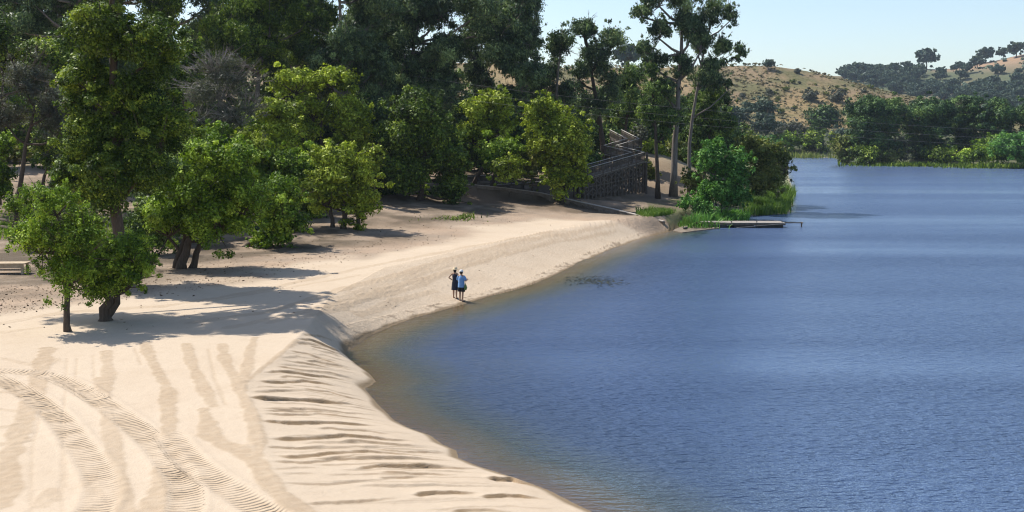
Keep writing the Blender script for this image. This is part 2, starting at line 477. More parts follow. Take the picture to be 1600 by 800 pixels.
# zone of trees (back of the beach) : a line from the left foreground to the embankment
edge = [P(px, py, 1.25) for px, py in [(-400,560),(0,492),(120,478),(260,462),(380,440),(500,418),(600,395),(700,378),(760,360),(820,350),(900,343),(1030,348)]]
ez = [(-3000, edge[0][1] - 30)] + edge + [(24, 118), (60, 240), (100, 400), (5000, 400), (5000, 5000), (-5000, 5000), (-5000, 0)]
d_e = seg_dist(x, y, edge); in_e = inside(x, y, ez)
sde = np.where(in_e, d_e, -d_e) + vnoise(x, y, 5, 12) * 3.5 + vnoise(x, y, 1.6, 13) * 1.6
tz = smooth(-0.5, 2.5, sde)
mixn = np.clip(0.5 + 1.3 * vnoise(x, y, 2.4, 14) + 0.8 * vnoise(x, y, 0.7, 15), 0, 1)
tc_ = lerp(np.broadcast_to(bank, gcol.shape), np.broadcast_to(litter, gcol.shape), mixn)
gcol = lerp(gcol, tc_, tz * 0.85)
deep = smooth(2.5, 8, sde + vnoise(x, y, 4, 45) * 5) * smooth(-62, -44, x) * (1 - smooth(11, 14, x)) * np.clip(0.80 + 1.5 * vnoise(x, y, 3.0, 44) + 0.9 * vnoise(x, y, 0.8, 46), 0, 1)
gcol = lerp(gcol, np.broadcast_to(np.array((0.105, 0.082, 0.056)), gcol.shape), deep * 0.92)  # dark litter, deepened to paint tree shade onto the grove floor
moundc = (x > 11) * (x < 34) * (y > 126) * (y < 185) * (sd > 1)
gcol = lerp(gcol, np.broadcast_to(np.array((0.24, 0.18, 0.12)), gcol.shape), moundc * np.clip(0.7 + vnoise(x, y, 2.5, 62), 0, 1))
marsh = (x > 14.5) * (y > 100) * (sd > 0) * (sd < 9) * (far < 5)
gcol = lerp(gcol, np.broadcast_to(np.array((0.09, 0.11, 0.045)), gcol.shape), marsh * 0.85)
# greenish valley and bank floor
gr = np.clip(smooth(128, 150, y) * (sd > 0) * (0.45 + 0.4 * smooth(150, 200, y)), 0, 1) * (far < 12)
gcol = lerp(gcol, np.broadcast_to(green * 1.3, gcol.shape), gr * np.clip(0.6 + vnoise(x, y, 9, 16) * 1.5, 0, 1))
# hills
ha = smooth(4, 10, far)
hb = smooth(700, 760, y)
hcol = lerp(np.broadcast_to(gold, gcol.shape), np.broadcast_to(np.array((0.25, 0.18, 0.11)), gcol.shape), np.clip(0.5 + 1.6 * vnoise(x, y, 40, 17), 0, 1))
hcol = lerp(hcol, np.broadcast_to(np.array((0.12, 0.125, 0.05)), gcol.shape), np.clip(vnoise(x, y, 6, 18) * 2.2 + vnoise(x, y, 22, 19) * 1.6 + 0.15, 0, 0.8))
hcolb = lerp(np.broadcast_to(np.array((0.10, 0.115, 0.06)), gcol.shape), np.broadcast_to(np.array((0.33, 0.22, 0.14)), gcol.shape), np.clip(smooth(48, 74, far) * smooth(380, 520, x) + vnoise(x, y, 60, 20) * 1.2, 0, 1))
hcol = lerp(hcol, hcolb, hb)
gcol = lerp(gcol, hcol, ha)
# loose dirty sand on the bank between crest and water, past the corner
lo = (1 - fl) * (sd > 0) * smooth(43, 47, y) * (1 - smooth(85, 100, y))
gcol = lerp(gcol, np.broadcast_to(sandd, gcol.shape), lo * np.clip(0.5 + vnoise(x, y, 1.2, 21) * 0.8, 0, 1) * 0.26)
spk = (sd > 0.15) * (sd < 0.9) * smooth(45, 48, y) * (1 - smooth(100, 108, y))
gcol = lerp(gcol, np.broadcast_to(np.array((0.12, 0.085, 0.05)), gcol.shape), spk * np.clip(vnoise(x, y, 0.17, 22) * 3.2 + vnoise(x, y, 1.3, 24) * 1.5 - 0.6, 0, 0.6))
# damp trails and painted ledge shade, wet margin and lake bed
gcol = lerp(gcol, np.broadcast_to(np.array((0.30, 0.205, 0.115)), gcol.shape), np.clip(damp_and_shade, 0, 1) * (sd > 0))
gcol = lerp(gcol, np.broadcast_to(wetc, gcol.shape), (1 - smooth(0.10, 0.38, sd + vnoise(x, y, 0.7, 23) * 0.25)) * 0.92 * (y < 112))
gcol = lerp(gcol, np.broadcast_to(bed, gcol.shape), smooth(0.0, 1.5, -sd))
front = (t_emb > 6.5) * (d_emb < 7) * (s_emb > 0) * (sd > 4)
gcol = lerp(gcol, np.broadcast_to(np.array((0.15, 0.11, 0.075)), gcol.shape), front * (1 - smooth(4, 7, d_emb + vnoise(x, y, 2, 60) * 3)) * 0.85)  # embankment face darkened as soil, a painted stand-in for tree shadow
gcol = lerp(gcol, np.broadcast_to(np.array((0.17, 0.135, 0.095)), gcol.shape), (x > 12) * (x < 30) * (y > 112) * (y < 132) * (sd > 2) * np.clip(0.6 + 1.5 * vnoise(x, y, 2.2, 61), 0, 1))  # litter under the eucalypts, with their shadow painted into its colour
gcol = lerp(gcol, np.broadcast_to(np.array((0.07, 0.085, 0.04)), gcol.shape), (x > 60) * (y > 160) * (far < 9) * (sd > 0) * 0.9)
# no tread where two tracks meet
TG = tread.reshape(len(gy), len(gx)); KG = trk.reshape(len(gy), len(gx))
jmp = np.zeros_like(TG, bool)
a0 = np.abs(np.diff(TG, axis=1)) > 0.13; jmp[:, 1:] |= a0; jmp[:, :-1] |= a0
a0 = np.abs(np.diff(TG, axis=0)) > 0.13; jmp[1:] |= a0; jmp[:-1] |= a0
KG[jmp & (GY < 60)] = 0
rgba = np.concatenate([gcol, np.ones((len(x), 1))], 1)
nx, ny = len(gx), len(gy)
ii = np.arange(nx * ny).reshape(ny, nx)
gf = np.stack([ii[:-1, :-1], ii[:-1, 1:], ii[1:, 1:], ii[1:, :-1]], -1).reshape(-1, 4)

m_ground, t = nt('ground')
at = N(t, 'ShaderNodeAttribute', attribute_name='gcol'); ak = N(t, 'ShaderNodeAttribute', attribute_name='trk'); ar = N(t, 'ShaderNodeAttribute', attribute_name='tread')
asd = N(t, 'ShaderNodeAttribute', attribute_name='rough')
geo = N(t, 'ShaderNodeNewGeometry'); pos = geo.outputs['Position']
n1 = noise(t, 0.35, 5, 0.6, pos); n2 = noise(t, 9, 8, 0.75, pos); n3 = noise(t, 2.2, 6, 0.7, pos)
c = mixc(t, at.outputs['Color'], (0.80, 0.76, 0.72), math_(t, 'MULTIPLY', ramp(t, [(0.42, (0,0,0)), (0.66, (1,1,1))], noise(t, 30, 4, 0.8, pos)).outputs[0], 0.45), 'MULTIPLY')
c = mixc(t, c, (0.78, 0.72, 0.66), math_(t, 'MULTIPLY', ramp(t, [(0.45, (0,0,0)), (0.75, (1,1,1))], n1).outputs[0], 0.30), 'MULTIPLY')
c = mixc(t, c, (0.72, 0.66, 0.60), math_(t, 'MULTIPLY', ramp(t, [(0.5, (0,0,0)), (0.72, (1,1,1))], n3).outputs[0], 0.22), 'MULTIPLY')
# litter speckle on the rough ground
sp = ramp(t, [(0.40, (0,0,0)), (0.70, (1,1,1))], n2)
c = mixc(t, c, (0.42, 0.36, 0.30), math_(t, 'MULTIPLY', sp.outputs[0], math_(t, 'MULTIPLY', asd.outputs['Fac'], 0.45)), 'MULTIPLY')
# dry tufts far away
n4 = noise(t, 0.55, 5, 0.8, pos)
afar = N(t, 'ShaderNodeAttribute', attribute_name='farhill')
c = mixc(t, c, (0.45, 0.50, 0.40), math_(t, 'MULTIPLY', ramp(t, [(0.50, (0,0,0)), (0.60, (1,1,1))], n4).outputs[0], math_(t, 'MULTIPLY', afar.outputs['Fac'], 0.85)), 'MULTIPLY')
p = N(t, 'ShaderNodeBsdfPrincipled', Roughness=0.93); p.inputs['Specular IOR Level'].default_value = 0.15
t.links.new(c, p.inputs['Base Color'])
wv = math_(t, 'SINE', math_(t, 'MULTIPLY', ar.outputs['Fac'], 2 * math.pi / 0.155))
hgt = math_(t, 'MULTIPLY', math_(t, 'MULTIPLY', wv, ak.outputs['Fac']), 0.025)
fine = math_(t, 'MULTIPLY', noise(t, 22, 5, 0.7, pos), 0.010)
mid = math_(t, 'MULTIPLY', noise(t, 3.5, 5, 0.65, pos), math_(t, 'ADD', math_(t, 'MULTIPLY', asd.outputs['Fac'], 0.07), 0.03))
hh = math_(t, 'ADD', math_(t, 'ADD', hgt, fine), mid)
b = N(t, 'ShaderNodeBump', Strength=1.0, Distance=1.0); t.links.new(hh, b.inputs['Height']); t.links.new(b.outputs[0], p.inputs['Normal'])
o = N(t, 'ShaderNodeOutputMaterial'); t.links.new(p.outputs[0], o.inputs[0])
rough = np.clip(tz * (far < 30) + 0.6 * lo + spk * 0.5, 0, 1)
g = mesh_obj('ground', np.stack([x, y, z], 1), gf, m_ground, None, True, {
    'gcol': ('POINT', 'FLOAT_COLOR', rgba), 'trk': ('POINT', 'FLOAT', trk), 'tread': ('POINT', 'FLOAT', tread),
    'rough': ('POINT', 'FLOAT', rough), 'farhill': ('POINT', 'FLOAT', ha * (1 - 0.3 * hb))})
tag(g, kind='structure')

# ------------------------------------------------------------------ lake
wx = axis(-9.0, 18.0, 0.25, -60, 2500, 1.15, 1.045)
wy = axis(22.0, 62.0, 0.25, -600, 1200, 1.15, 1.03)
wx = wx[wx < 700]; wy = wy[(wy > -200) & (wy < 560)]
WX, WY = np.meshgrid(wx, wy); a_, b_ = WX.ravel(), WY.ravel()
dl = seg_dist(a_, b_, LAKE, True); wsd = np.where(inside(a_, b_, LAKE), dl, 0.0); wsd = wsd * (1 + 5 * smooth(98, 118, b_))
nx, ny = len(wx), len(wy); ii = np.arange(nx * ny).reshape(ny, nx)
wf = np.stack([ii[:-1, :-1], ii[:-1, 1:], ii[1:, 1:], ii[1:, :-1]], -1).reshape(-1, 4)
m_water, t = nt('lake_water')
ad = N(t, 'ShaderNodeAttribute', attribute_name='offshore')
geo = N(t, 'ShaderNodeNewGeometry'); pos = geo.outputs['Position']
def scaled(sx, sy, rot=0.0):
    mp = N(t, 'ShaderNodeMapping'); mp.inputs['Scale'].default_value = (sx, sy, 1); mp.inputs['Rotation'].default_value = (0, 0, rot)
    t.links.new(pos, mp.inputs[0]); return mp.outputs[0]
w1 = noise(t, 1.0, 3, 0.55, scaled(0.9, 2.6, 0.12))
w2 = noise(t, 1.0, 3, 0.6, scaled(2.6, 6.0, -0.15))
w3 = noise(t, 1.0, 2, 0.5, scaled(0.16, 0.55, 0.08))
patch = noise(t, 1.0, 3, 0.6, scaled(0.006, 0.05, 0.05))
pr = ramp(t, [(0.36, (0.32, 0.32, 0.32)), (0.58, (1, 1, 1))], patch)
hh = math_(t, 'ADD', math_(t, 'ADD', math_(t, 'MULTIPLY', w1, 0.38), math_(t, 'MULTIPLY', w2, 0.38)), math_(t, 'MULTIPLY', w3, 0.45))
hh = math_(t, 'MULTIPLY', hh, pr.outputs[0])
sepy = N(t, 'ShaderNodeSeparateXYZ'); t.links.new(pos, sepy.inputs[0])
dist = ramp(t, [(0.0, (1, 1, 1)), (0.5, (0.62, 0.62, 0.62)), (1.0, (0.42, 0.42, 0.42))], math_(t, 'MULTIPLY', math_(t, 'SUBTRACT', sepy.outputs[1], 50.0), 1 / 220.0, True))
hh = math_(t, 'MULTIPLY', hh, dist.outputs[0])
calm = ramp(t, [(0.0, (0.10, 0.10, 0.10)), (1.0, (1, 1, 1))], math_(t, 'MULTIPLY', ad.outputs['Fac'], 0.25, True))
hh = math_(t, 'MULTIPLY', hh, calm.outputs[0])
b = N(t, 'ShaderNodeBump', Strength=1.0, Distance=1.0); t.links.new(hh, b.inputs['Height'])
body = ramp(t, [(0.0, (0.17, 0.115, 0.040)), (0.10, (0.13, 0.100, 0.036)), (0.24, (0.060, 0.074, 0.070)), (0.5, (0.054, 0.084, 0.150)), (1.0, (0.062, 0.100, 0.192))],
            math_(t, 'MULTIPLY', ad.outputs['Fac'], 1 / 7.5, True))
dif = N(t, 'ShaderNodeBsdfDiffuse'); t.links.new(b.outputs[0], dif.inputs['Normal']); t.links.new(body.outputs[0], dif.inputs[0])
tra = N(t, 'ShaderNodeBsdfTransparent'); tra.inputs[0].default_value = (0.80, 0.72, 0.50, 1)
m1 = N(t, 'ShaderNodeMixShader')
t.links.new(math_(t, 'SUBTRACT', 1.0, math_(t, 'POWER', 2.718, math_(t, 'MULTIPLY', ad.outputs['Fac'], -0.8))), m1.inputs[0])
t.links.new(tra.outputs[0], m1.inputs[1]); t.links.new(dif.outputs[0], m1.inputs[2])
gl = N(t, 'ShaderNodeBsdfGlossy', Roughness=0.20); gl.inputs[0].default_value = (0.92, 0.96, 1.0, 1)
b2 = N(t, 'ShaderNodeBump', Strength=0.28, Distance=1.0); t.links.new(hh, b2.inputs['Height']); t.links.new(b2.outputs[0], gl.inputs['Normal'])
fr = N(t, 'ShaderNodeFresnel', IOR=1.6); t.links.new(b.outputs[0], fr.inputs['Normal'])
m2 = N(t, 'ShaderNodeMixShader'); t.links.new(fr.outputs[0], m2.inputs[0]); t.links.new(m1.outputs[0], m2.inputs[1]); t.links.new(gl.outputs[0], m2.inputs[2])
o = N(t, 'ShaderNodeOutputMaterial'); t.links.new(m2.outputs[0], o.inputs[0])
lake = mesh_obj('lake_water', np.stack([a_, b_, np.zeros_like(a_)], 1), wf, m_water, None, True, {'offshore': ('POINT', 'FLOAT', wsd)})
tag(lake, kind='structure')
# ------------------------------------------------------------------ leaf and bark materials
M = {}
M['bark'] = simple_mat('bark_brown', (0.05,0.037,0.027), (0.12,0.09,0.065), 5, 0.9, 0.8, (3,3,0.6))
M['bark_pale'] = simple_mat('bark_pale', (0.11,0.09,0.075), (0.26,0.225,0.19), 4, 0.9, 0.6, (3,3,0.5))
M['twig'] = simple_mat('twig_grey', (0.16,0.14,0.12), (0.30,0.27,0.24), 5, 0.9, 0.3)
M['lime'] = leaf_mat('leaf_yellow_green', (0.077,0.113,0.013), (0.282,0.348,0.029), (0.611,0.676,0.098), 0.24)
M['fresh'] = leaf_mat('leaf_fresh_green', (0.050,0.095,0.011), (0.188,0.294,0.027), (0.486,0.608,0.081), 0.24)
M['mid'] = leaf_mat('leaf_mid_green', (0.025,0.046,0.008), (0.108,0.172,0.024), (0.412,0.496,0.064), 0.22)
M['dark'] = leaf_mat('leaf_dark_green', (0.024,0.048,0.014), (0.100,0.165,0.045), (0.355,0.449,0.094), 0.20)
M['gum'] = leaf_mat('leaf_eucalypt', (0.029,0.048,0.026), (0.105,0.160,0.071), (0.343,0.424,0.161), 0.18, 0.4)
M['grey'] = leaf_mat('leaf_grey_green', (0.063,0.069,0.048), (0.121,0.127,0.092), (0.230,0.230,0.172), 0.2)
M['willow'] = leaf_mat('leaf_willow', (0.040,0.112,0.024), (0.117,0.265,0.055), (0.250,0.437,0.109), 0.30)
M['reed'] = leaf_mat('reed_green', (0.055,0.110,0.020), (0.130,0.220,0.040), (0.240,0.320,0.075), 0.3)
M['olive'] = leaf_mat('leaf_olive_bush', (0.072,0.100,0.029), (0.195,0.227,0.057), (0.372,0.343,0.100), 0.28)
M['pine'] = leaf_mat('leaf_stone_pine', (0.016,0.042,0.018), (0.061,0.121,0.035), (0.192,0.288,0.066), 0.12)
M['oak'] = leaf_mat('leaf_far_oak', (0.031,0.058,0.044), (0.065,0.102,0.068), (0.128,0.162,0.093), 0.12)

# ------------------------------------------------------------------ plants
LEAFQ = 1.0
def unit(n, rng):
    v = rng.normal(size=(n, 3)); return v / (np.linalg.norm(v, axis=1, keepdims=True) + 1e-9)
def leaf_quads(pos, nrm, L, W, rng, droop=0.0):
    n = len(pos)
    a = np.cross(nrm, unit(n, rng)); a[:, 2] -= droop
    a -= nrm * np.sum(a * nrm, 1, keepdims=True) * (1 if droop == 0 else 0.3)
    a /= np.linalg.norm(a, axis=1, keepdims=True) + 1e-9
    b = np.cross(nrm, a); b /= np.linalg.norm(b, axis=1, keepdims=True) + 1e-9
    s = rng.uniform(0.45, 1.5, (n, 1)) * rng.uniform(0.85, 1.15, (n, 1))
    L = L * s * 0.5; W = W * s * 0.5
    v = np.stack([pos - a * L, pos + b * W - a * L * 0.1, pos + a * L, pos - b * W - a * L * 0.1], 1).reshape(-1, 3)
    f = np.arange(4 * n).reshape(n, 4)
    return v, f
STY = {
 #          clump frac, surf fraction, count mult, squash, gap, droop, up bias, aspect, shell
 'round':  dict(fr=0.34, surf=0.80, n=1.35, sq=0.80, droop=0.0, up=0.35, asp=0.62, shell=0.6, K=1.15),
 'feather':dict(fr=0.30, surf=0.60, n=1.3, sq=1.10, droop=0.0, up=0.10, asp=0.50, shell=0.9, K=0.85),
 'gum':    dict(fr=0.31, surf=0.50, n=1.15, sq=0.75, droop=0.7, up=0.15, asp=0.38, shell=0.8, K=0.95, ex=0.45),
 'dense':  dict(fr=0.36, surf=0.75, n=1.5, sq=0.90, droop=0.0, up=0.20, asp=0.60, shell=0.65, K=1.1),
 'grey':   dict(fr=0.34, surf=0.50, n=1.1, sq=0.80, droop=0.0, up=0.15, asp=0.30, shell=1.0, K=0.45),
 'pine':   dict(fr=0.30, surf=0.90, n=1.5, sq=0.65, droop=0.0, up=0.55, asp=0.40, shell=0.45, K=1.25, ex=0.35),
}
def clumps_for(lobe, st, rng):
    cx, cy, cz, rx, ry, rz = lobe
    rm = (rx * ry * rz) ** (1 / 3.0)
    rc = st['fr'] * rm
    n = max(4, int(st['n'] * 3.0 / st['fr'] ** 2 * 0.62))
    d = unit(n, rng)
    low = d[:, 2] < -0.25
    flip = low & (rng.random(n) < 0.55)
    d[flip, 2] *= -1
    rad = np.where(rng.random(n) < st['surf'], rng.uniform(0.72, 1.0, n), rng.uniform(0.1, 0.7, n) ** 0.6)
    c = d * rad[:, None] * np.array([max(rx - rc, rx * .3), max(ry - rc, ry * .3), max(rz - rc, rz * .3)]) * 1.04 + np.array([cx, cy, cz])
    r = rc * rng.uniform(0.55, 1.4, n)
    k = int(n * st.get('ex', 0.9)); d2 = unit(k, rng); d2[:, 2] = np.where(rng.random(k) < 0.5, np.abs(d2[:, 2]), d2[:, 2])
    c2 = d2 * rng.uniform(0.88, 1.16, k)[:, None] * np.array([rx, ry, rz]) + np.array([cx, cy, cz])
    c = np.concatenate([c, c2]); r = np.concatenate([r, rc * rng.uniform(0.22, 0.5, k)])
    return c, r
def make_tree(name, label, cat, base, lobes, style, mat, bark, seed, leaf=0.14, trunk_r=0.2, stems=((0, 0),), group=None, dens=1.0,
              twigs=0, lean=(0, 0), tone=(0.0, 1.0), bare=0.0, part=('trunk', 'crown'), split=None, max_limb=26, top_at=None):
    rng = np.random.default_rng(seed); st = STY[style]
    base = np.array(base, float)
    root = thing(name, label, cat, tuple(base), group=group)
    V, F, T = [], [], []; nv = 0
    tr = MB()
    allc = []
    for lobe in lobes:
        c, r = clumps_for(lobe, st, rng)
        allc.append((c, r, lobe))
    # trunk(s) and limbs
    zlow = min(l[2] - l[5] for l in lobes); zmid = np.mean([l[2] for l in lobes])
    ctr = np.mean([np.array(l[:3]) for l in lobes], 0)
    for si, (ox, oy) in enumerate(stems):
        b0 = base + np.array([ox, oy, -0.25]); 
        tgt = np.array([ctr[0] + ox * 1.5, ctr[1] + oy * 1.5, max(zmid, zlow + 0.5)])
        if style in ('gum', 'pine'):
            top = max(lobes, key=lambda l: l[2]); tgt = np.array([top[0] + ox, top[1] + oy, top[2]])
        if top_at is not None: tgt = np.array(top_at)
        k = 12 if top_at is not None else 7; pts = []; rad = []
        for i in range(k + 1):
            u = i / k
            p = b0 + (tgt - b0) * np.array([u ** 1.3, u ** 1.3, u])
            p = p + np.array([math.sin(u * math.pi) * lean[0], math.sin(u * math.pi) * lean[1], 0]) + rng.normal(0, 0.03 + 0.12 * trunk_r, 3) * (0 < i < k) 
            pts.append(p); rad.append(trunk_r * (1.35 if i == 0 else 1.0) * (1 - 0.72 * u) * (1 if si == 0 else 0.75))
        tr.tube(pts, rad, 9)
    stem_pts = np.array(pts)
    for c, r, lobe in allc:
        lc = np.array(lobe[:3]) - np.array([0, 0, lobe[5] * 0.35])
        # limb from the trunk to the lobe
        below = stem_pts[stem_pts[:, 2] < lc[2] - 0.15 * lobe[5]]
        a = below[-1] if len(below) else stem_pts[1]
        lr = trunk_r * 0.42
        midp = a * 0.5 + lc * 0.5 + np.array([0, 0, (-0.08 if top_at is None else 0.0) * np.linalg.norm(lc - a)]) + rng.normal(0, 0.08, 3)
        tr.tube([a, midp, lc], [lr, lr * 0.75, lr * 0.5], 6)
        sel = rng.permutation(len(c))[:max_limb]
        for j in sel:
            q = c[j]; m_ = lc * 0.45 + q * 0.55 + rng.normal(0, 0.06 * np.linalg.norm(q - lc), 3)
            tr.tube([lc, m_, q], [lr * 0.42, lr * 0.26, lr * 0.08], 4, cap=False)
        if twigs:
            for j in range(twigs):
                qi = sel[rng.integers(len(sel))]; q0 = c[qi]; rr = max(r[qi], 0.5 * float(np.median(r)))
                dirn = unit(1, rng)[0]; dirn[2] = abs(dirn[2]) * 0.8 + 0.15
                out = q0 - np.array(lobe[:3]); out /= np.linalg.norm(out) + 1e-6
                e = q0 + (dirn * 0.7 + out) * rr * rng.uniform(0.8, 1.9)
                w = leaf * 0.11
                mm = (q0 + e) / 2 + rng.normal(0, 0.08 * rr, 3)
                tr.tube([q0, mm, e], [w, w * 0.7, w * 0.3], 3, cap=False)
                for kk in range(2):
                    e2 = mm + (e - mm) * rng.uniform(0.2, 0.9) + unit(1, rng)[0] * rr * 0.45
                    tr.tube([mm, e2], [w * 0.6, w * 0.25], 3, cap=False)
    PP, NN, TT = [], [], []
    for c, r, lobe in allc:
        for j in range(len(c)):
            if rng.random() < bare: continue
            area = 4 * math.pi * r[j] ** 2
            n = int(area / (leaf * leaf * st['asp'] * 0.5) * st['K'] * 0.55 * dens * LEAFQ)
            n = min(max(n, 12), 4000)
            d = unit(n, rng)
            d[:, 2] += st['up'] * rng.random(n); d /= np.linalg.norm(d, axis=1, keepdims=True)
            rad = (1 - st['shell'] * rng.random(n) ** 1.6) * r[j] * rng.uniform(0.85, 1.15, n)
            # lumpy outline
            rad *= 1 + 0.22 * np.sin(d[:, 0] * 5 + j) * np.cos(d[:, 1] * 6 - j * 2)
            p = c[j] + d * rad[:, None] * np.array([1, 1, st['sq']])
            if st['droop']: p[:, 2] -= rng.random(n) ** 2 * r[j] * 0.6
            nn = d * 0.85 + rng.normal(size=(n, 3)) * 0.50 + np.array([0, 0, 0.35]); nn /= np.linalg.norm(nn, axis=1, keepdims=True)
            ct = rng.normal(0.42, 0.20)
            tt = np.clip(ct + rng.normal(0, 0.20, n), 0, 1)
            PP.append(p); NN.append(nn); TT.append(tt)
    PP = np.concatenate(PP); NN = np.concatenate(NN); TT = np.concatenate(TT)
    TT = tone[0] + TT * (tone[1] - tone[0])
    v, f = leaf_quads(PP, NN, leaf, leaf * st['asp'], rng, st['droop'])
    tr.build(part[0], bark, root, base, True)
    mesh_obj(part[1], v - base, f, mat, root, False, {'tone': ('FACE', 'FLOAT', TT)})
    return root
def lobe_px(x0, x1, y0, y1, Y, depth=0.85, dy=0.0):
    a = AT((x0 + x1) / 2, (y0 + y1) / 2, Y)
    s = FOC / Y * 1.0
    rx = (x1 - x0) / 2 / s; rz = (y1 - y0) / 2 / s
    g=1.14
    return (a[0], Y + dy, a[2], rx*g, min(rx, max(rz * 1.3, rx * 0.5)) * depth*g*1.3, rz*g)
TREES = []
def T(label, boxes, style, mat, bark='bark', base=None, Y=None, name='broadleaf_tree', cat='tree', px=None, group=None, **kw):
    """boxes = crown lobes given as photo pixel boxes (x0,x1,y0,y1[,dy]) at the depth of the trunk"""
    if base is not None:
        g_ = ground(*base)
        if Y is None: Y = g_[1]
        b_ = np.array((AT(base[0], base[1], Y)[0], Y, 0))
        b_[2] = gz(b_[0], b_[1])
    else:
        bx = px if px is not None else (boxes[0][0] + boxes[0][1]) / 2
        xx = AT(bx, 300, Y)[0]; b_ = np.array((xx, Y, gz(xx, Y)))
    lobes = [lobe_px(*bb[:4], Y + (bb[4] if len(bb) > 4 else 0)) for bb in boxes] + kw.pop('hi', [])
    kw.setdefault('twigs', 8)
    leaf = kw.pop('leaf', None) or max(0.10, Y / 1098 * 2.6)
    seed = len(TREES) * 13 + 5
    o = make_tree(name, label, cat, b_, lobes, style, M[mat], M[bark], seed, leaf=leaf, group=group, **kw)
    TREES.append(o)
    return o

# --- the two young trees in front
T('young tree with thin dark trunk and feathery open crown, nearest on the sand',
  [(50,125,285,360),(25,105,335,420),(90,170,340,430),(60,150,390,470),(105,150,325,380),(12,62,345,400),(60,125,350,420)], 'feather', 'fresh', base=(107,518), trunk_r=0.15, leaf=0.10, dens=0.85, twigs=25, max_limb=14)
T('short bright green tree with a stout dark trunk, right of the thin young tree',
  [(100,185,370,450),(160,238,362,440),(120,215,400,475),(180,243,395,455)], 'round', 'fresh', base=(163,501), trunk_r=0.28, leaf=0.10, dens=1.1, stems=((0,0),(0.18,0.1)))
# --- the very tall dark tree and unseen lobes added above the frame to shade the sand
TALL = dict(hi=[(-25.6,50.6,17.9,2.2,2.4,1.4),(-23.3,50.4,18.2,2.2,2.4,1.5),(-20.8,50.4,18.2,2.1,2.3,1.4),(-18.8,50.6,17.9,1.6,1.9,1.1),(-28.0,52.0,17.8,2.2,1.8,1.3),(-22.5,53.0,17.9,1.9,1.6,1.1),(-20.0,53.4,18.0,1.8,1.5,1.1)])
T('tallest leafy tree left of the beach, dark trunk, lumpy crown reaching above the picture',
  [(115,215,5,95),(170,285,30,130),(95,180,85,185),(150,270,110,230),(105,200,170,290),(190,300,160,290),(120,270,230,340),(85,150,235,330)], 'round', 'mid', base=(185,445), Y=56, trunk_r=0.34, dens=1.3, max_limb=14, top_at=(-20.0,56,18.6), **TALL)
# --- leaning pair and neighbours
T('leaning bright tree with forked trunks on the sand, crown touching the low hanging branch',
  [(280,400,205,290),(245,350,255,350),(225,300,300,400),(340,420,270,360),(290,390,300,395)], 'round', 'fresh', base=(283,420), trunk_r=0.30, stems=((0,0),(0.5,0.3),(-0.35,0.3)), dens=1.0)
T('low bright tree whose branch hangs down almost to the shaded sand',
  [(385,475,275,350),(395,480,320,388),(385,425,360,408),(430,475,385,402)], 'round', 'fresh', base=(378,384), Y=74, trunk_r=0.20, dens=1.1)
T('rounded yellow green tree with three short stems at the edge of the open sand',
  [(480,565,225,300),(520,598,240,345),(470,540,265,345),(540,592,290,352)], 'round', 'lime', base=(537,358), trunk_r=0.26, stems=((0,0),(-0.9,0.3),(0.9,0.4)), dens=1.1)
T('yellow green tree with a domed crown behind the low hanging branch',
  [(395,470,225,300),(440,510,235,320),(380,450,260,340),(450,520,275,350)], 'round', 'fresh', base=(452,368), Y=90, trunk_r=0.22)
T('small bright round bush between the three stemmed tree and the dark round tree',
  [(575,600,225,262),(570,592,250,290)], 'round', 'lime', Y=98, px=585, trunk_r=0.08, name='bush', cat='bush')
T('yellow green tree with stacked rounded clumps, higher on the slope behind the domed trees',
  [(415,510,105,165),(480,560,105,150),(455,520,150,205),(500,580,150,240),(520,582,190,265),(430,500,180,240)], 'round', 'lime', Y=104, px=500, trunk_r=0.28)
T('tall narrow yellow green tree right beside the bare grey branches',
  [(400,470,150,205),(410,470,190,260),(380,440,200,260)], 'round', 'lime', Y=97, px=430, trunk_r=0.22)
T('big dark round tree with a lit right edge, hanging low over its shaded sand',
  [(605,690,140,215),(585,665,180,260),(640,715,175,260),(590,680,235,318),(670,735,210,300),(685,732,260,332)], 'dense', 'mid', base=(655,326), Y=104, trunk_r=0.30, tone=(0.0,0.9), dens=1.1)
T('yellow green tree on a dark curved trunk, left of the ball shaped tree',
  [(720,795,150,205),(745,800,140,180),(715,765,185,240),(755,805,175,225)], 'round', 'lime', base=(738,282), Y=117, trunk_r=0.25, lean=(0.8,0))
T('small round tree in front of the wooden railing, crown like a ball',
  [(750,815,207,268)], 'round', 'fresh', base=(768,296), Y=112, trunk_r=0.20, dens=1.1)
T('small dull olive tree squeezed between the ball shaped tree and the big yellow green one',
  [(808,852,225,290)], 'feather', 'olive', base=(832,304), Y=113, trunk_r=0.10)
T('large yellow green tree with bright domes and a dark skirt beside the wooden ramp',
  [(760,820,240,290),(815,870,150,210),(850,915,168,235),(830,920,195,262),(870,922,225,275),(835,905,225,285),(850,920,255,312),(820,880,200,260)], 'round', 'lime', base=(880,318), Y=110, trunk_r=0.25, dens=1.05)
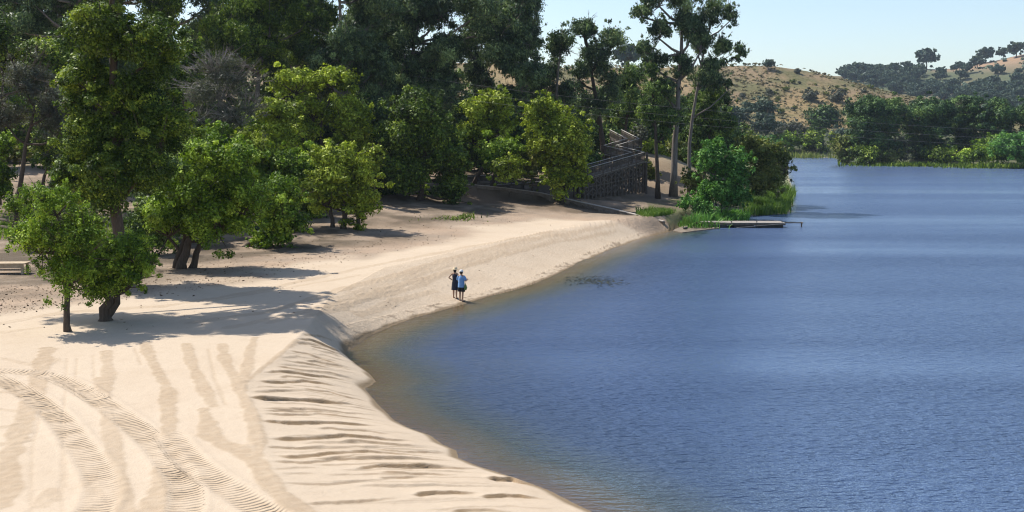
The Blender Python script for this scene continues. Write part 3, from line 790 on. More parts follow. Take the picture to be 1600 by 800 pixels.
for lb_, bx_, Y_, px_, mt_ in [
 ('green bushes on the slope above the dark picnic table at the left edge', [(-30,50,185,235),(20,70,195,240)], 150, 20, 'mid'),
 ('dark bush behind the small tree with the brown trunk', [(80,150,200,262)], 146, 115, 'dark'),
 ('leafy tree hanging over the slope at the upper left edge', [(-60,20,90,160),(0,60,150,205)], 98, 0, 'fresh'),
 ('shady bush on the slope left of the leaning forked tree', [(210,270,270,318),(255,300,280,325)], 112, 240, 'mid'),
 ('shady bush under the yellow green trees, left of the dark round tree', [(560,615,275,325),(590,630,285,330)], 108, 590, 'mid'),
 ('dark low bush under the hanging skirt of the dark round tree', [(650,715,295,335)], 109, 690, 'dark'),
 ]:
    T(lb_, bx_, 'dense', mt_, 'bark', Y=Y_, px=px_, trunk_r=0.08, name='bush' if 'bush' in lb_ else 'broadleaf_tree', cat='bush' if 'bush' in lb_ else 'tree')
# --- fillers that close the wall of foliage
for lb_, bx_, Y_, px_, mt_, st_ in [
 ('mid green tree filling the shade between the tallest leafy tree and the leaning forked tree', [(235,310,250,330),(250,300,300,375),(210,270,270,340)], 76, 262, 'dark', 'dense'),
 ('green tree directly behind the crown of the leaning forked tree', [(290,370,195,265),(260,330,215,290),(330,390,240,310)], 84, 325, 'fresh', 'round'),
 ('shaded tree under the yellow green dome, behind the low hanging branch', [(340,420,260,330),(390,470,290,345),(320,380,300,352)], 94, 395, 'mid', 'dense'),
 ('shaded tree behind the three stemmed tree, reaching the dark round tree', [(500,560,230,300),(560,625,255,318),(590,640,220,290)], 106, 575, 'mid', 'dense'),
 ('bright leafy tree high behind the yellow green dome', [(360,440,170,235),(400,470,200,260),(440,500,225,285)], 102, 415, 'fresh', 'round'),
 ('bushy green tree above the low hanging branch and below the bare grey branches', [(345,420,205,260),(330,390,230,285),(385,440,215,275)], 90, 380, 'lime', 'round'),
 ('dark bushy tree behind the yellow green tree with the curved trunk', [(690,760,190,260),(720,790,220,275),(780,850,180,260)], 124, 745, 'dark', 'dense'),
 ('dark bushy tree left of the tallest leafy tree above the sandy clearing', [(75,135,170,250),(60,120,140,200),(100,150,230,300)], 88, 105, 'mid', 'dense'),
 ('dark green tree behind the large yellow green tree by the ramp', [(860,930,190,260),(890,940,230,275),(820,880,150,210)], 128, 895, 'dark', 'dense'),
 ]:
    T(lb_, bx_, st_, mt_, 'bark', Y=Y_, px=px_, trunk_r=0.16)
# --- grey and dull trees
T('bare grey branched tree with few leaves, right of the tallest leafy tree',
  [(290,400,100,180),(330,415,150,215),(270,350,160,230),(300,380,80,130)], 'grey', 'grey', 'twig', Y=86, px=340, trunk_r=0.22, twigs=150, bare=0.1, dens=0.8)
T('dull grey green tree at the left edge with twiggy outer branches',
  [(0,75,85,165),(40,110,120,200),(-30,50,150,215),(60,125,160,240)], 'grey', 'grey', 'bark', Y=80, px=20, trunk_r=0.25, twigs=90, dens=1.2)
T('dark green tree at the left edge under the eucalypts, with a long level branch',
  [(-60,30,20,120),(30,110,60,140),(-80,10,140,215)], 'dense', 'mid', Y=92, px=-20, trunk_r=0.3)
T('small tree with a brown trunk beside the dark picnic table',
  [(50,100,190,250),(60,112,215,275)], 'feather', 'mid', base=(65,297), Y=104, trunk_r=0.22, twigs=20)
T('low leafy bush at the left edge below the level branch',
  [(-30,28,205,260),(-30,22,250,312)], 'round', 'fresh', Y=84, px=-6, trunk_r=0.08, name='bush', cat='bush')
T('dark green understorey bush at the foot of the tallest leafy tree, on its right',
  [(205,260,300,370),(225,285,330,400),(190,235,345,395)], 'dense', 'dark', Y=70, px=235, trunk_r=0.08, name='bush', cat='bush')
T('dark understorey tree filling the shade right of the tallest leafy tree trunk',
  [(200,280,220,310),(260,330,230,300)], 'dense', 'dark', Y=80, px=250, trunk_r=0.18)
T('pale green sapling thicket with upright bare stems behind the two young trees',
  [(95,130,310,370),(120,165,320,385),(60,100,300,345)], 'feather', 'fresh', 'twig', Y=62, px=112, trunk_r=0.05, stems=((0,0),(0.8,0.2),(1.5,-0.1),(-0.7,0.3)), dens=0.5, twigs=30, name='sapling_thicket', cat='bush')
T('dark shrub layer between the leaning forked tree and the low hanging branch',
  [(330,400,330,385),(300,350,340,390)], 'dense', 'dark', Y=82, px=350, trunk_r=0.06, name='bush', cat='bush')
T('dark green tree on the slope behind the three stemmed tree and the dark round tree',
  [(560,620,200,300),(540,600,150,240)], 'dense', 'dark', Y=112, px=590, trunk_r=0.2)
T('dark green tree behind the bare grey branches on the slope',
  [(300,370,150,270),(350,420,180,280),(250,310,120,240)], 'dense', 'dark', Y=108, px=330, trunk_r=0.25)
T('mid green tree with light tips behind the tallest leafy tree, left of it',
  [(60,130,60,150),(100,160,20,100)], 'round', 'mid', Y=95, px=90, trunk_r=0.25)
T('mid green rounded tree on the slope behind the bare grey branches, lit on top',
  [(235,320,90,160),(280,330,60,130)], 'round', 'mid', Y=100, px=285, trunk_r=0.25)

# --- eucalypts
GUMR = np.random.default_rng(77)
def gum(label, boxes, px, Y=None, base=None, r=0.35, mat='gum', bark='bark_pale', **kw):
    if px < 870:
        ex = []
        for (a, b, c, d) in boxes:
            mx, my = (a + b) / 2, (c + d) / 2; w_, h_ = (b - a) * 0.55, (d - c) * 0.5
            for _ in range(1 if px > 700 else 2):
                ox, oy = GUMR.normal(0, 34 if px < 700 else 14), GUMR.normal(0, 30)
                ex.append((mx + ox - w_, mx + ox + w_, my + oy - h_, my + oy + h_, GUMR.uniform(-4, 4)))
        boxes = boxes + ex
    else:
        boxes = [(a, b, c, d) for (a, b, c, d) in boxes]
        kw['dens'] = kw.get('dens', 1) * 1.15
    return T(label, boxes, 'gum', mat, bark, base=base, Y=Y, px=px, name='eucalyptus_tree', cat='tree', trunk_r=r, **kw)
gum('great eucalyptus with a long pale trunk by the green bank, crown cut by the picture',
    [(1000,1060,-40,30),(1040,1100,-50,30),(985,1020,5,35),(1010,1050,25,75),(1050,1110,15,70),(990,1022,60,90),(1000,1045,75,120),(1045,1085,80,130),(1075,1115,45,95),(1020,1060,115,165)], 1052, base=(1052,307), r=0.42, dens=1.0, max_limb=9)
gum('eucalyptus leaning right with a loose crown spilling over the golden hill',
    [(1090,1140,-5,40),(1125,1155,5,45),(1075,1110,50,90),(1110,1150,55,95),(1095,1140,85,120),(1140,1168,65,100),(1070,1135,100,150),(1130,1145,120,150)], 1092, base=(1078,300), Y=128, r=0.26, dens=0.9, lean=(-0.6,0), max_limb=8)
gum('slim dark eucalyptus trunk left of the great eucalyptus, with low dark foliage',
    [(1000,1050,115,165),(990,1040,150,200),(1030,1065,165,215),(1005,1030,95,125)], 1028, base=(1028,298), Y=124, r=0.27, bark='bark', mat='dark', max_limb=8)
gum('dark leafy eucalyptus behind the bright willow, foliage reaching down to the bank',
    [(1070,1130,140,200),(1100,1150,170,235),(1060,1110,190,250),(1090,1150,130,170)], 1098, base=(1098,300), Y=133, r=0.22, bark='bark', mat='dark', dens=1.1, max_limb=8)
gum('eucalyptus with a forked crown on the skyline above the wooden ramp',
    [(890,935,25,70),(930,982,38,90),(905,960,65,115),(885,925,90,140),(930,975,105,160),(895,960,140,190)], 942, base=(945,262), Y=141, r=0.40, bark='bark', dens=0.95, max_limb=9)
gum('dark eucalyptus behind the ramp turn, foliage filling the gap before the great eucalyptus',
    [(960,1010,100,160),(940,990,150,205),(975,1020,140,190)], 975, Y=150, r=0.25, bark='bark', mat='dark', max_limb=8)
gum('eucalyptus left of the forked crown, dropping down to the yellow green trees',
    [(850,890,55,110),(835,880,90,150),(860,905,120,180),(825,865,130,190)], 862, Y=135, r=0.28, dens=1.0, max_limb=8)
gum('tall dark eucalyptus at the edge of open sky with a full upright crown',
    [(785,845,-60,10),(765,830,-10,60),(800,850,20,85),(770,835,55,115),(800,856,90,140),(780,830,130,180)], 815, Y=128, r=0.40, dens=1.25, max_limb=9)
gum('eucalyptus with a thin trunk standing in the sky gap left of the upright crown',
    [(725,760,-50,20),(745,785,-20,50),(725,765,35,85),(750,790,60,110),(720,760,90,130),(740,780,120,170)], 737, Y=140, r=0.25, dens=0.8, max_limb=8)
gum('broad dark eucalyptus directly above the big dark round tree',
    [(600,680,-60,30),(650,725,-30,50),(590,660,20,90),(650,720,50,120),(600,680,80,150),(665,720,110,175)], 650, Y=125, r=0.40, dens=1.3, mat='gum', max_limb=9)
gum('dark eucalyptus with a pale trunk showing near the top, left of the broad dark one',
    [(530,600,-60,20),(525,590,10,80),(560,615,60,130),(530,585,80,150),(560,610,120,190),(540,590,150,210)], 540, Y=118, r=0.38, dens=1.2, mat='gum', max_limb=9)
gum('dark eucalyptus behind the yellow green clumps, just left of the narrow sky slit',
    [(440,500,-60,20),(455,520,0,60),(430,490,30,90),(470,522,50,105)], 480, Y=122, r=0.35, dens=1.25, mat='dark', max_limb=9)
gum('eucalyptus with greenish lit foliage above the stacked yellow green clumps',
    [(380,450,-50,20),(340,410,-20,50),(385,455,15,75),(330,390,40,100),(380,440,60,110)], 395, Y=116, r=0.35, dens=1.15, mat='mid', max_limb=9)
gum('thin open eucalyptus whose trunk crosses the sky gap above the bare grey branches',
    [(270,320,-60,5),(300,345,-40,30),(245,290,-30,30),(300,350,25,75)], 298, Y=120, r=0.25, dens=0.6, max_limb=8)
gum('dark eucalyptus at the top left with a pale trunk against dark foliage',
    [(55,120,-60,10),(20,80,-40,30),(90,150,-30,30),(30,100,10,60)], 85, Y=112, r=0.35, dens=1.2, mat='gum', max_limb=9)
gum('dark eucalyptus at the far top left corner of the grove',
    [(-40,30,-60,30),(-60,10,0,80),(0,50,-40,20)], -5, Y=118, r=0.35, dens=1.2, mat='dark', max_limb=9)
gum('dark eucalyptus behind the top of the tallest leafy tree',
    [(170,240,-70,10),(215,270,-50,40),(140,200,-40,20)], 205, Y=112, r=0.35, dens=1.1, mat='mid', max_limb=9)
# second row closing the grove behind (each seen in gaps)
row = [(-30,135,60),(60,150,40),(150,140,60),(230,150,70),(330,138,60),(430,145,70),(500,150,90),(570,140,80),(640,150,90),(700,148,100),(770,155,130),(850,150,150),(910,165,150),(975,170,135),(1045,172,140),(1105,176,150)]
for k, (px_, Y_, ytop) in enumerate(row):
    w = 66
    ytop -= 28 if px_ < 620 else 0
    T('dark shaded tree at the back of the grove, seen through gaps between nearer trees', [(px_ - w, px_ + w * 0.4, ytop, ytop + 80), (px_ - w * 0.5, px_ + w, ytop + 40, ytop + 130), (px_ - w, px_ + w * .3, ytop + 90, ytop + 170), (px_ - w * .4, px_ + w, ytop + 130, ytop + 200)],
      'dense', 'dark', 'bark', Y=Y_, px=px_, trunk_r=0.25, group='dark trees at the back of the grove', leaf=0.42, max_limb=8, name='background_tree', dens=0.9)

# --- bank on the right of the ramp
T('bright green willow bush standing in front of the great eucalyptus row on the bank', [(1085,1135,222,285),(1120,1175,235,300),(1090,1150,275,330),(1125,1172,285,328),(1110,1130,215,250)], 'feather', 'willow', Y=113, px=1128, trunk_r=0.10, dens=1.6, name='willow_bush', cat='bush', stems=((0,0),(0.5,0),(-0.5,0)))
T('dense reddish tipped dark bush at the water edge right of the bright willow', [(1150,1205,212,265),(1180,1232,225,290),(1155,1220,255,308)], 'dense', 'olive', Y=133, px=1190, trunk_r=0.12, dens=1.2, name='bush', cat='bush', tone=(0.0,0.85))
T('pale bush drooping over the water at the end of the bank', [(1205,1236,235,300)], 'feather', 'grey', 'twig', Y=136, px=1212, trunk_r=0.06, dens=0.8, twigs=30, name='bush', cat='bush')
T('yellow green bush on the sandy slope left of the slim dark eucalyptus trunk', [(1000,1035,222,262),(1015,1045,235,275)], 'round', 'lime', Y=150, px=1020, trunk_r=0.08, name='bush', cat='bush')
T('dull scrub bush at the foot of the great eucalyptus, on its right', [(1062,1100,262,300),(1075,1110,275,312)], 'feather', 'olive', Y=122, px=1085, trunk_r=0.05, name='bush', cat='bush')
T('green scrub bush on the slope right of the ramp posts', [(1000,1022,250,280),(1005,1030,262,292)], 'feather', 'olive', Y=134, px=1012, trunk_r=0.05, name='bush', cat='bush')
T('low bright bush between the willow bush and the dock', [(1062,1100,305,335),(1085,1120,318,342)], 'feather', 'willow', Y=108, px=1088, trunk_r=0.05, name='bush', cat='bush', dens=1.2)
T('bright shrub right of the tallest leafy tree trunk', [(95,150,255,310),(110,165,290,335)], 'round', 'fresh', Y=66, px=128, trunk_r=0.08, name='bush', cat='bush')
T('light green shrub behind the feathery young tree', [(0,50,300,350),(30,80,285,330)], 'feather', 'fresh', Y=72, px=40, trunk_r=0.06, name='bush', cat='bush', dens=0.7)
T('yellow green bush seen between the two front eucalyptus trunks', [(1035,1075,215,262),(1045,1085,240,280)], 'round', 'olive', Y=152, px=1058, trunk_r=0.08, name='bush', cat='bush')
T('grey green bush behind the upper turn of the wooden ramp', [(985,1015,195,240)], 'feather', 'grey', 'twig', Y=158, px=1000, trunk_r=0.08, name='bush', cat='bush', dens=1.2)
T('olive bush above the upper turn of the wooden ramp', [(940,990,170,215),(1000,1040,190,225)], 'round', 'olive', Y=172, px=985, trunk_r=0.1, name='bush', cat='bush')

ur = random.Random(9)
for k in range(30):
    px_ = -60 + k * 37 + ur.uniform(-14, 14); Y_ = ur.uniform(128, 150); h_ = ur.uniform(28, 46)
    gy_ = 205 + (H - gz(AT(px_, 300, Y_)[0], Y_)) / Y_ * FOC
    if px_ > 900: Y_ += 20
    T('green undergrowth bush in the shade behind the grove, one of a continuous row', [(px_ - 32, px_ + 20, gy_ - h_, gy_ + 2), (px_ - 14, px_ + 34, gy_ - h_ * 0.8, gy_ + 3)], 'dense', ur.choice(['mid', 'dark', 'mid', 'olive']), Y=Y_, px=px_, trunk_r=0.07,
      group='undergrowth bushes behind the grove', name='bush', cat='bush', leaf=0.40, max_limb=5, dens=0.8)
# ------------------------------------------------------------------ far shore
def tree_far(label, boxes, style, mat, Y, px, **kw):
    nm = kw.pop('name', 'broadleaf_tree'); ct = kw.pop('cat', 'tree')
    return T(label, boxes, style, mat, 'bark', Y=Y, px=px, name=nm, cat=ct, leaf=kw.pop('leaf', Y / 1098 * 2.3), max_limb=kw.pop('max_limb', 8), **kw)
pl = [(1365,302,[(1314,1418,150,212),(1318,1412,180,235),(1322,1412,205,258),(1330,1400,160,220)],'leftmost and broadest stone pine of the far bank, dark crown down to the water'),
      (1446,306,[(1400,1494,152,212),(1404,1490,180,235),(1405,1488,212,258),(1415,1470,160,200)],'second stone pine from the left on the far bank, with grey trunks below its crown'),
      (1506,312,[(1468,1548,146,200),(1472,1540,175,230),(1480,1535,205,255)],'narrow stone pine set back between the second and the dome topped one'),
      (1552,305,[(1512,1594,154,212),(1516,1590,180,230),(1520,1585,205,250)],'dome topped stone pine on the far bank above the bright water bushes'),
      (1610,303,[(1583,1655,152,212),(1588,1645,185,240)],'stone pine cut by the right edge of the picture')]
for px_, Y_, bx, lb in pl:
    bx = [(a + 6, b - 6, c - 2, d) for a, b, c, d in bx]
    tree_far(lb, bx, 'pine', 'pine', Y_, px_, name='stone_pine', trunk_r=0.45, dens=1.15)
tree_far('bright green bush at the right edge of the far bank, hanging over the water', [(1555,1625,205,255),(1590,1650,210,262)], 'round', 'willow', 272, 1600, name='bush', cat='bush', trunk_r=0.15, tone=(0.1,1.1))
tree_far('pale green bush at the water below the dome topped stone pine', [(1495,1560,222,262),(1530,1580,212,258)], 'round', 'fresh', 285, 1530, name='bush', cat='bush', trunk_r=0.15)
tree_far('olive green bush at the left end of the far bank, beside the broadest stone pine', [(1298,1340,208,250),(1312,1345,225,258)], 'round', 'olive', 305, 1320, name='bush', cat='bush', trunk_r=0.12)
tree_far('grey stemmed bush at the water between the two left stone pines', [(1395,1425,215,256)], 'grey', 'grey', 300, 1410, name='bush', cat='bush', trunk_r=0.12, twigs=60)
for px_, Y_, bx, lb, mt in [
  (1195,420,[(1174,1212,153,188)],'small round dark oak perched above a broader one at the foot of the golden hill','oak'),
  (1196,400,[(1172,1218,180,212)],'broad dark oak under the small round one at the foot of the golden hill','oak'),
  (1155,410,[(1125,1180,158,208)],'dark oak just right of the eucalyptus foliage at the foot of the golden hill','oak'),
  (1284,430,[(1260,1312,165,212)],'dark round oak standing alone at the foot of the golden hill above the channel','pine'),
  (1270,400,[(1245,1300,204,246)],'dark green bush at the channel end','mid'),
  (1300,415,[(1292,1325,200,240)],'dark oak behind the olive green bush','oak'),
  (1235,400,[(1205,1258,208,244)],'light green bush on the channel bank left of the dark green one','fresh'),
  (1175,390,[(1150,1215,212,246)],'light green bush behind the reddish tipped bush','willow'),
  (1240,440,[(1222,1262,190,218)],'grey brown bush at the foot of the golden hill','grey'),
  ]:
    tree_far(lb, bx, 'dense' if mt != 'grey' else 'round', mt, Y_, px_, trunk_r=0.3, name='oak_tree' if 'oak' in lb else 'bush', cat='tree' if 'oak' in lb else 'bush')

# hillside oaks and scrub: four prototypes, copied
def proto(name, style, mat, seed, leaf, dens, boxes):
    return make_tree(name, 'x', 'tree', (0,0,0), boxes, style, M[mat], M['bark'], seed, leaf=leaf, trunk_r=0.3, max_limb=6, dens=dens)
protos = [proto('hill_oak', 'dense', 'oak', 901, 1.3, 1.2, [(0,0,4.2,4.6,4.4,3.2),(1.6,0,5.6,2.8,2.8,2.0)]),
          proto('hill_oak', 'round', 'oak', 902, 1.3, 1.2, [(0,0,4.6,3.6,3.6,3.0),(-1.6,0.6,3.6,3.0,3.0,2.2)]),
          proto('hill_oak', 'dense', 'oak', 903, 1.4, 1.1, [(0,0,5.0,5.4,5.0,2.8),(-2.6,0,4.0,3.0,3.0,2.4)])]
scrubs = [proto('hill_shrub', 'round', 'grey', 904, 0.7, 1.0, [(0,0,1.3,1.9,1.9,1.4)]),
          proto('hill_shrub', 'round', 'olive', 905, 0.7, 1.0, [(0,0,1.2,1.7,1.7,1.2)])]
used = {}
def copy_tree(o, loc, s, label, cat, group, rz):
    first = used.get(o.name, 0) == 0; used[o.name] = 1
    if first: c = o
    else:
        c = o.copy(); COL.objects.link(c)
        for ch in list(o.children):
            d = ch.copy(); COL.objects.link(d); d.parent = c
    c.location = loc; c.scale = (s, s, s * 1.0); c.rotation_euler = (0, 0, rz)
    c['label'] = label; c['category'] = cat; c['group'] = group
    return c
def hillpt(px, py):
    return ground(px, py, 350, 3500)
rr = random.Random(5)
# oaks on the far ridge, placed where the picture shows them (pixel of the foot, size)
sky_oaks = [(1448,108,1.9,0,'round topped oak rising highest on the far skyline, left of the brown patch'),(1540,95,1.5,0,'flat topped oak alone on the brown part of the far ridge'),
            (1588,90,1.6,1,'oak on the skyline at the right edge of the far ridge'),(1568,92,1.2,1,'small oak next to the oak at the right edge of the skyline'),
            (1340,118,1.5,1,'round oak breaking the skyline at the dip between the hills'),(1201,109,1.0,0,'lone small oak on the crest of the golden hill'),(985,108,2.2,2,'oak cluster on the crest of the golden hill, seen left of the great eucalyptus')]
for px_, py_, s, k, lb in sky_oaks:
    g_ = None
    for dy in range(0, 30, 2):
        g_ = hillpt(px_, py_ + dy)
        if g_ is not None and g_[2] > 20: break
    if g_ is None: continue
    o_ = protos[k]
    c = o_.copy(); COL.objects.link(c)
    for ch in list(o_.children):
        d = ch.copy(); COL.objects.link(d); d.parent = c
    s2 = s * g_[1] / 1100 * 1.35
    c.location = tuple(g_ - np.array((0, 0, 0.3))); c.scale = (s2,) * 3; c.rotation_euler = (0, 0, rr.uniform(0, 6)); c['label'] = lb; c['category'] = 'tree'
n = 0; tries = 0
while n < 210 and tries < 4000:
    tries += 1
    px_ = rr.uniform(1195, 1600); 
    py_ = rr.uniform(104, 182)
    g_ = hillpt(px_, py_)
    if g_ is None or g_[1] < 680: continue
    brown = (px_ > 1435 and py_ < 138 and rr.random() < 0.88)
    if brown: continue
    s = rr.uniform(0.7, 1.5) * g_[1] / 1000
    copy_tree(protos[rr.randrange(3)], tuple(g_ - np.array((0, 0, 0.4))), s, 'dark oak of the blue green woods covering the farther hill', 'tree', 'oaks covering the farther hill', rr.uniform(0, 6)); n += 1
n = 0; tries = 0
while n < 60 and tries < 3000:
    tries += 1
    px_ = rr.uniform(1100, 1400); py_ = rr.uniform(112, 190)
    g_ = hillpt(px_, py_)
    if g_ is None or g_[1] > 680 or g_[2] < 8: continue
    if n > 30 and py_ < 130: continue
    k = rr.random() < 0.6
    copy_tree(scrubs[0 if k else 1], tuple(g_ - np.array((0, 0, 0.2))), rr.uniform(0.35, 1.0) ** 1.3, 'grey dry shrub dotted over the golden grass hill' if k else 'small green shrub dotted over the golden grass hill', 'shrub', 'shrubs on the golden hill', rr.uniform(0, 6)); n += 1
for px_, py_, s, lb in [(1265,158,2.0,'largest grey shrub on the golden hill, left of a pair'),(1307,160,2.1,'grey shrub on the golden hill right of the largest one'),(1222,210,1.9,'grey brown shrub at the lower edge of the golden hill')]:
    g_ = hillpt(px_, py_)
    if g_ is None: continue
    o_ = scrubs[0]; c = o_.copy(); COL.objects.link(c)
    for ch in list(o_.children):
        d = ch.copy(); COL.objects.link(d); d.parent = c
    c.location = tuple(g_); c.scale = (s,) * 3; c['label'] = lb; c['category'] = 'shrub'
    if 'group' in c: del c['group']

# ------------------------------------------------------------------ reeds, grass, bank plants (nobody could count them)
def blades(name, label, cat, polys, n, hmin, hmax, mat, seed, w=0.05, spread=0.25, zoff=0.0, water=False):
    rng = np.random.default_rng(seed); PX = []
    for (x0, x1, y0, y1) in polys:
        m_ = n // len(polys)
        px_ = (x0 + x1) / 2 + np.clip(rng.normal(0, 0.27, m_), -0.62, 0.62) * (x1 - x0); py_ = (y0 + y1) / 2 + np.clip(rng.normal(0, 0.27, m_), -0.6, 0.6) * (y1 - y0)
        dx, dy, dz = ray(px_, py_)
        t_ = (0.15 - H) / dz; X = dx * t_; Y = dy * t_
        for _ in range(6):
            zt = base_terrain(X, Y); zt = np.maximum(zt, 0)
            t_ = (zt - H) / dz; X = dx * t_; Y = dy * t_
        PX.append(np.stack([X, Y, zt], 1))
    p_ = np.concatenate(PX); m_ = len(p_)
    h = rng.uniform(hmin, hmax, (m_, 1)) * (0.6 + 0.8 * (vnoise(p_[:, 0], p_[:, 1], 1.7, seed)[:, None] + 0.5))
    a = rng.uniform(0, 6.283, m_); side = np.stack([np.cos(a), np.sin(a), np.zeros(m_)], 1) * w
    ln = rng.normal(size=(m_, 3)) * spread; ln[:, 2] = 0
    top = p_ + ln * h + np.array([0, 0, 1]) * h; mid = p_ + ln * h * 0.25 + np.array([0, 0, 0.55]) * h
    v = np.stack([p_ - side - np.array([0,0,.1]), p_ + side - np.array([0,0,.1]), mid + side * 0.8, top, mid - side * 0.8], 1).reshape(-1, 3)
    k = np.arange(m_)[:, None] * 5
    f4 = (k + np.array([0, 1, 2, 4])); f3 = (k + np.array([4, 2, 3]))
    faces = [tuple(q) for q in f4.tolist()] + [tuple(q) for q in f3.tolist()]
    tn = np.clip(rng.normal(0.5, 0.2, m_), 0, 1)
    o_ = mesh_obj(name, v, faces, M[mat], None, False, {'tone': ('FACE', 'FLOAT', np.concatenate([tn, tn]))})
    return tag(o_, label, cat, None, 'stuff')
blades('reed_bed', 'tall bright green reeds at the water edge below the dark bush', 'reeds', [(1160,1230,303,320),(1150,1226,316,333),(1185,1236,296,312),(1165,1222,322,334)], 11000, 0.5, 1.2, 'reed', 31, 0.05)
blades('grass_patch', 'bright green grass between the ramp wall end and the bank', 'grass', [(1000,1050,330,338),(1012,1078,334,345),(1035,1090,341,352)], 8000, 0.2, 0.55, 'reed', 32, 0.03)
blades('water_plants', 'pale leafy plants along the shore beside the dock', 'plants', [(1060,1130,338,356),(1120,1165,334,346)], 4500, 0.3, 0.9, 'willow', 33, 0.06, 0.5)
blades('bank_reeds', 'low green reeds lining the far end of the channel', 'reeds', [(1215,1300,240,247),(1180,1240,238,246)], 3000, 1.0, 2.2, 'olive', 34, 0.16)
blades('far_bank_reeds', 'thin green growth along the waterline of the far bank', 'reeds', [(1330,1500,255,260),(1480,1650,258,263)], 5000, 0.4, 1.1, 'mid', 35, 0.13)
blades('weeds', 'green weeds on the slope at the left edge', 'weeds', [(-20,60,338,372),(40,110,300,360),(150,240,330,380)], 7000, 0.2, 0.6, 'fresh', 36, 0.04, 0.4)
blades('dry_grass', 'dry straw coloured grass on the sandy slope by the ramp', 'grass', [(1000,1060,268,310),(700,760,270,300),(1060,1100,290,320)], 5000, 0.1, 0.4, 'olive', 37, 0.04, 0.5)
blades('weeds', 'sparse green weeds at the foot of the big dark round tree', 'weeds', [(600,745,318,345),(690,735,330,345)], 2500, 0.1, 0.35, 'mid', 38, 0.05, 0.5)

for px_, bx, lb, mt in [(1350,[(1325,1375,225,260)],'low dark green bush at the water under the broadest stone pine','mid'),(1460,[(1440,1500,228,262)],'low green bush at the water right of the grey stemmed bush','mid'),
    (1395,[(1370,1412,232,260)],'small olive bush at the water left of the grey stemmed bush','olive'),(1575,[(1545,1600,222,263)],'pale green bush between the two water bushes at the right','fresh')]:
    tree_far(lb, bx, 'round', mt, 296, px_, name='bush', cat='bush', trunk_r=0.12)
def scrub(name, label, x0, x1, y0, y1, n, size, mat, seed, fmin=6):
    rng = np.random.default_rng(seed)
    X = rng.uniform(x0, x1, n); Y = rng.uniform(y0, y1, n); zz, _, _, _, fr_ = base_terrain(X, Y, True)
    ok = (fr_ > fmin) & (rng.random(n) < 0.35 + 1.6 * (vnoise(X, Y, 18, seed) + 0.15)); ok &= ~((X > 400) & (fr_ > 52) & (rng.random(n) < 0.8) & (fmin > 10)); X, Y, zz = X[ok], Y[ok], zz[ok]
    m_ = len(X); k = 9; s = size * rng.uniform(0.4, 1.6, m_)
    c = np.repeat(np.stack([X, Y, zz + s * 0.3], 1), k, 0); ss = np.repeat(s, k)
    d = unit(m_ * k, rng); p_ = c + d * (ss * 0.6)[:, None] * np.array([1, 1, 0.55])
    nn = d * 0.6 + np.array([0, 0, 0.6]); nn /= np.linalg.norm(nn, axis=1, keepdims=True)
    v, f = leaf_quads(p_, nn, (ss * 0.9)[:, None], (ss * 0.6)[:, None], rng)
    tn = np.clip(np.repeat(rng.normal(0.5, 0.25, m_), k) + rng.normal(0, 0.1, m_ * k), 0, 1)
    tag(mesh_obj(name, v, f, M[mat], None, False, {'tone': ('FACE', 'FLOAT', tn)}), label, 'scrub', None, 'stuff')
M['dryscrub'] = leaf_mat('dry_scrub', (0.09,0.085,0.035), (0.17,0.145,0.06), (0.30,0.23,0.10), 0.1)
scrub('hill_scrub', 'dry tufts and low scrub covering the golden hill', 20, 270, 480, 610, 6500, 0.9, 'dryscrub', 51)
scrub('hill_scrub', 'low dark scrub between the oaks of the farther hill', 230, 760, 740, 1120, 5200, 3.0, 'oak', 52, 12)
# ------------------------------------------------------------------ haze
def haze(density):
    mh, t = nt('air_haze')
    vol = N(t, 'ShaderNodeVolumePrincipled'); vol.inputs['Density'].default_value = density
    vol.inputs['Color'].default_value = (0.72, 0.84, 1.0, 1); vol.inputs['Anisotropy'].default_value = 0.2
    o = N(t, 'ShaderNodeOutputMaterial'); t.links.new(vol.outputs[0], o.inputs['Volume'])
    h_ = MB().box((0, 1500, 73), (9000, 9000, 155)).build('haze', mh)
    tag(h_, 'thin pale haze in the air over the lake and hills', 'haze', None, 'stuff')
# ------------------------------------------------------------------ wooden boardwalk
M['wood_dark'] = simple_mat('weathered_dark_wood', (0.07,0.055,0.042), (0.19,0.155,0.125), 7, 0.85, 0.4, (1,1,0.3))
M['wood_grey'] = simple_mat('weathered_grey_wood', (0.20,0.175,0.15), (0.38,0.34,0.30), 6, 0.85, 0.3)
M['rail'] = simple_mat('sun_bleached_rail', (0.30,0.27,0.23), (0.48,0.44,0.39), 6, 0.85, 0.3)
M['wood_pale'] = simple_mat('pale_wood', (0.36,0.27,0.17), (0.55,0.43,0.29), 6, 0.8, 0.3)
M['concrete'] = simple_mat('stained_concrete', (0.13,0.10,0.075), (0.27,0.22,0.17), 2.5, 0.9, 0.4)
M['concrete_top'] = simple_mat('concrete_top', (0.34,0.29,0.24), (0.50,0.44,0.37), 3, 0.9, 0.3)
bw = thing('boardwalk', 'dark wooden zigzag ramp on posts climbing the bank below the eucalypts', 'boardwalk', (*AT(905, 279, 117.5)[:2], 1.5))
BO = np.array(bw.location)
nodes = [AT(690, 293, 121), AT(771, 289, 118.5), AT(862, 282, 117.6), AT(905, 279, 117.5), AT(997, 252.5, 127), AT(953, 241, 133.5), AT(989, 230, 139), AT(962, 215.5, 146)]
WID = 1.55
rngb = random.Random(3)
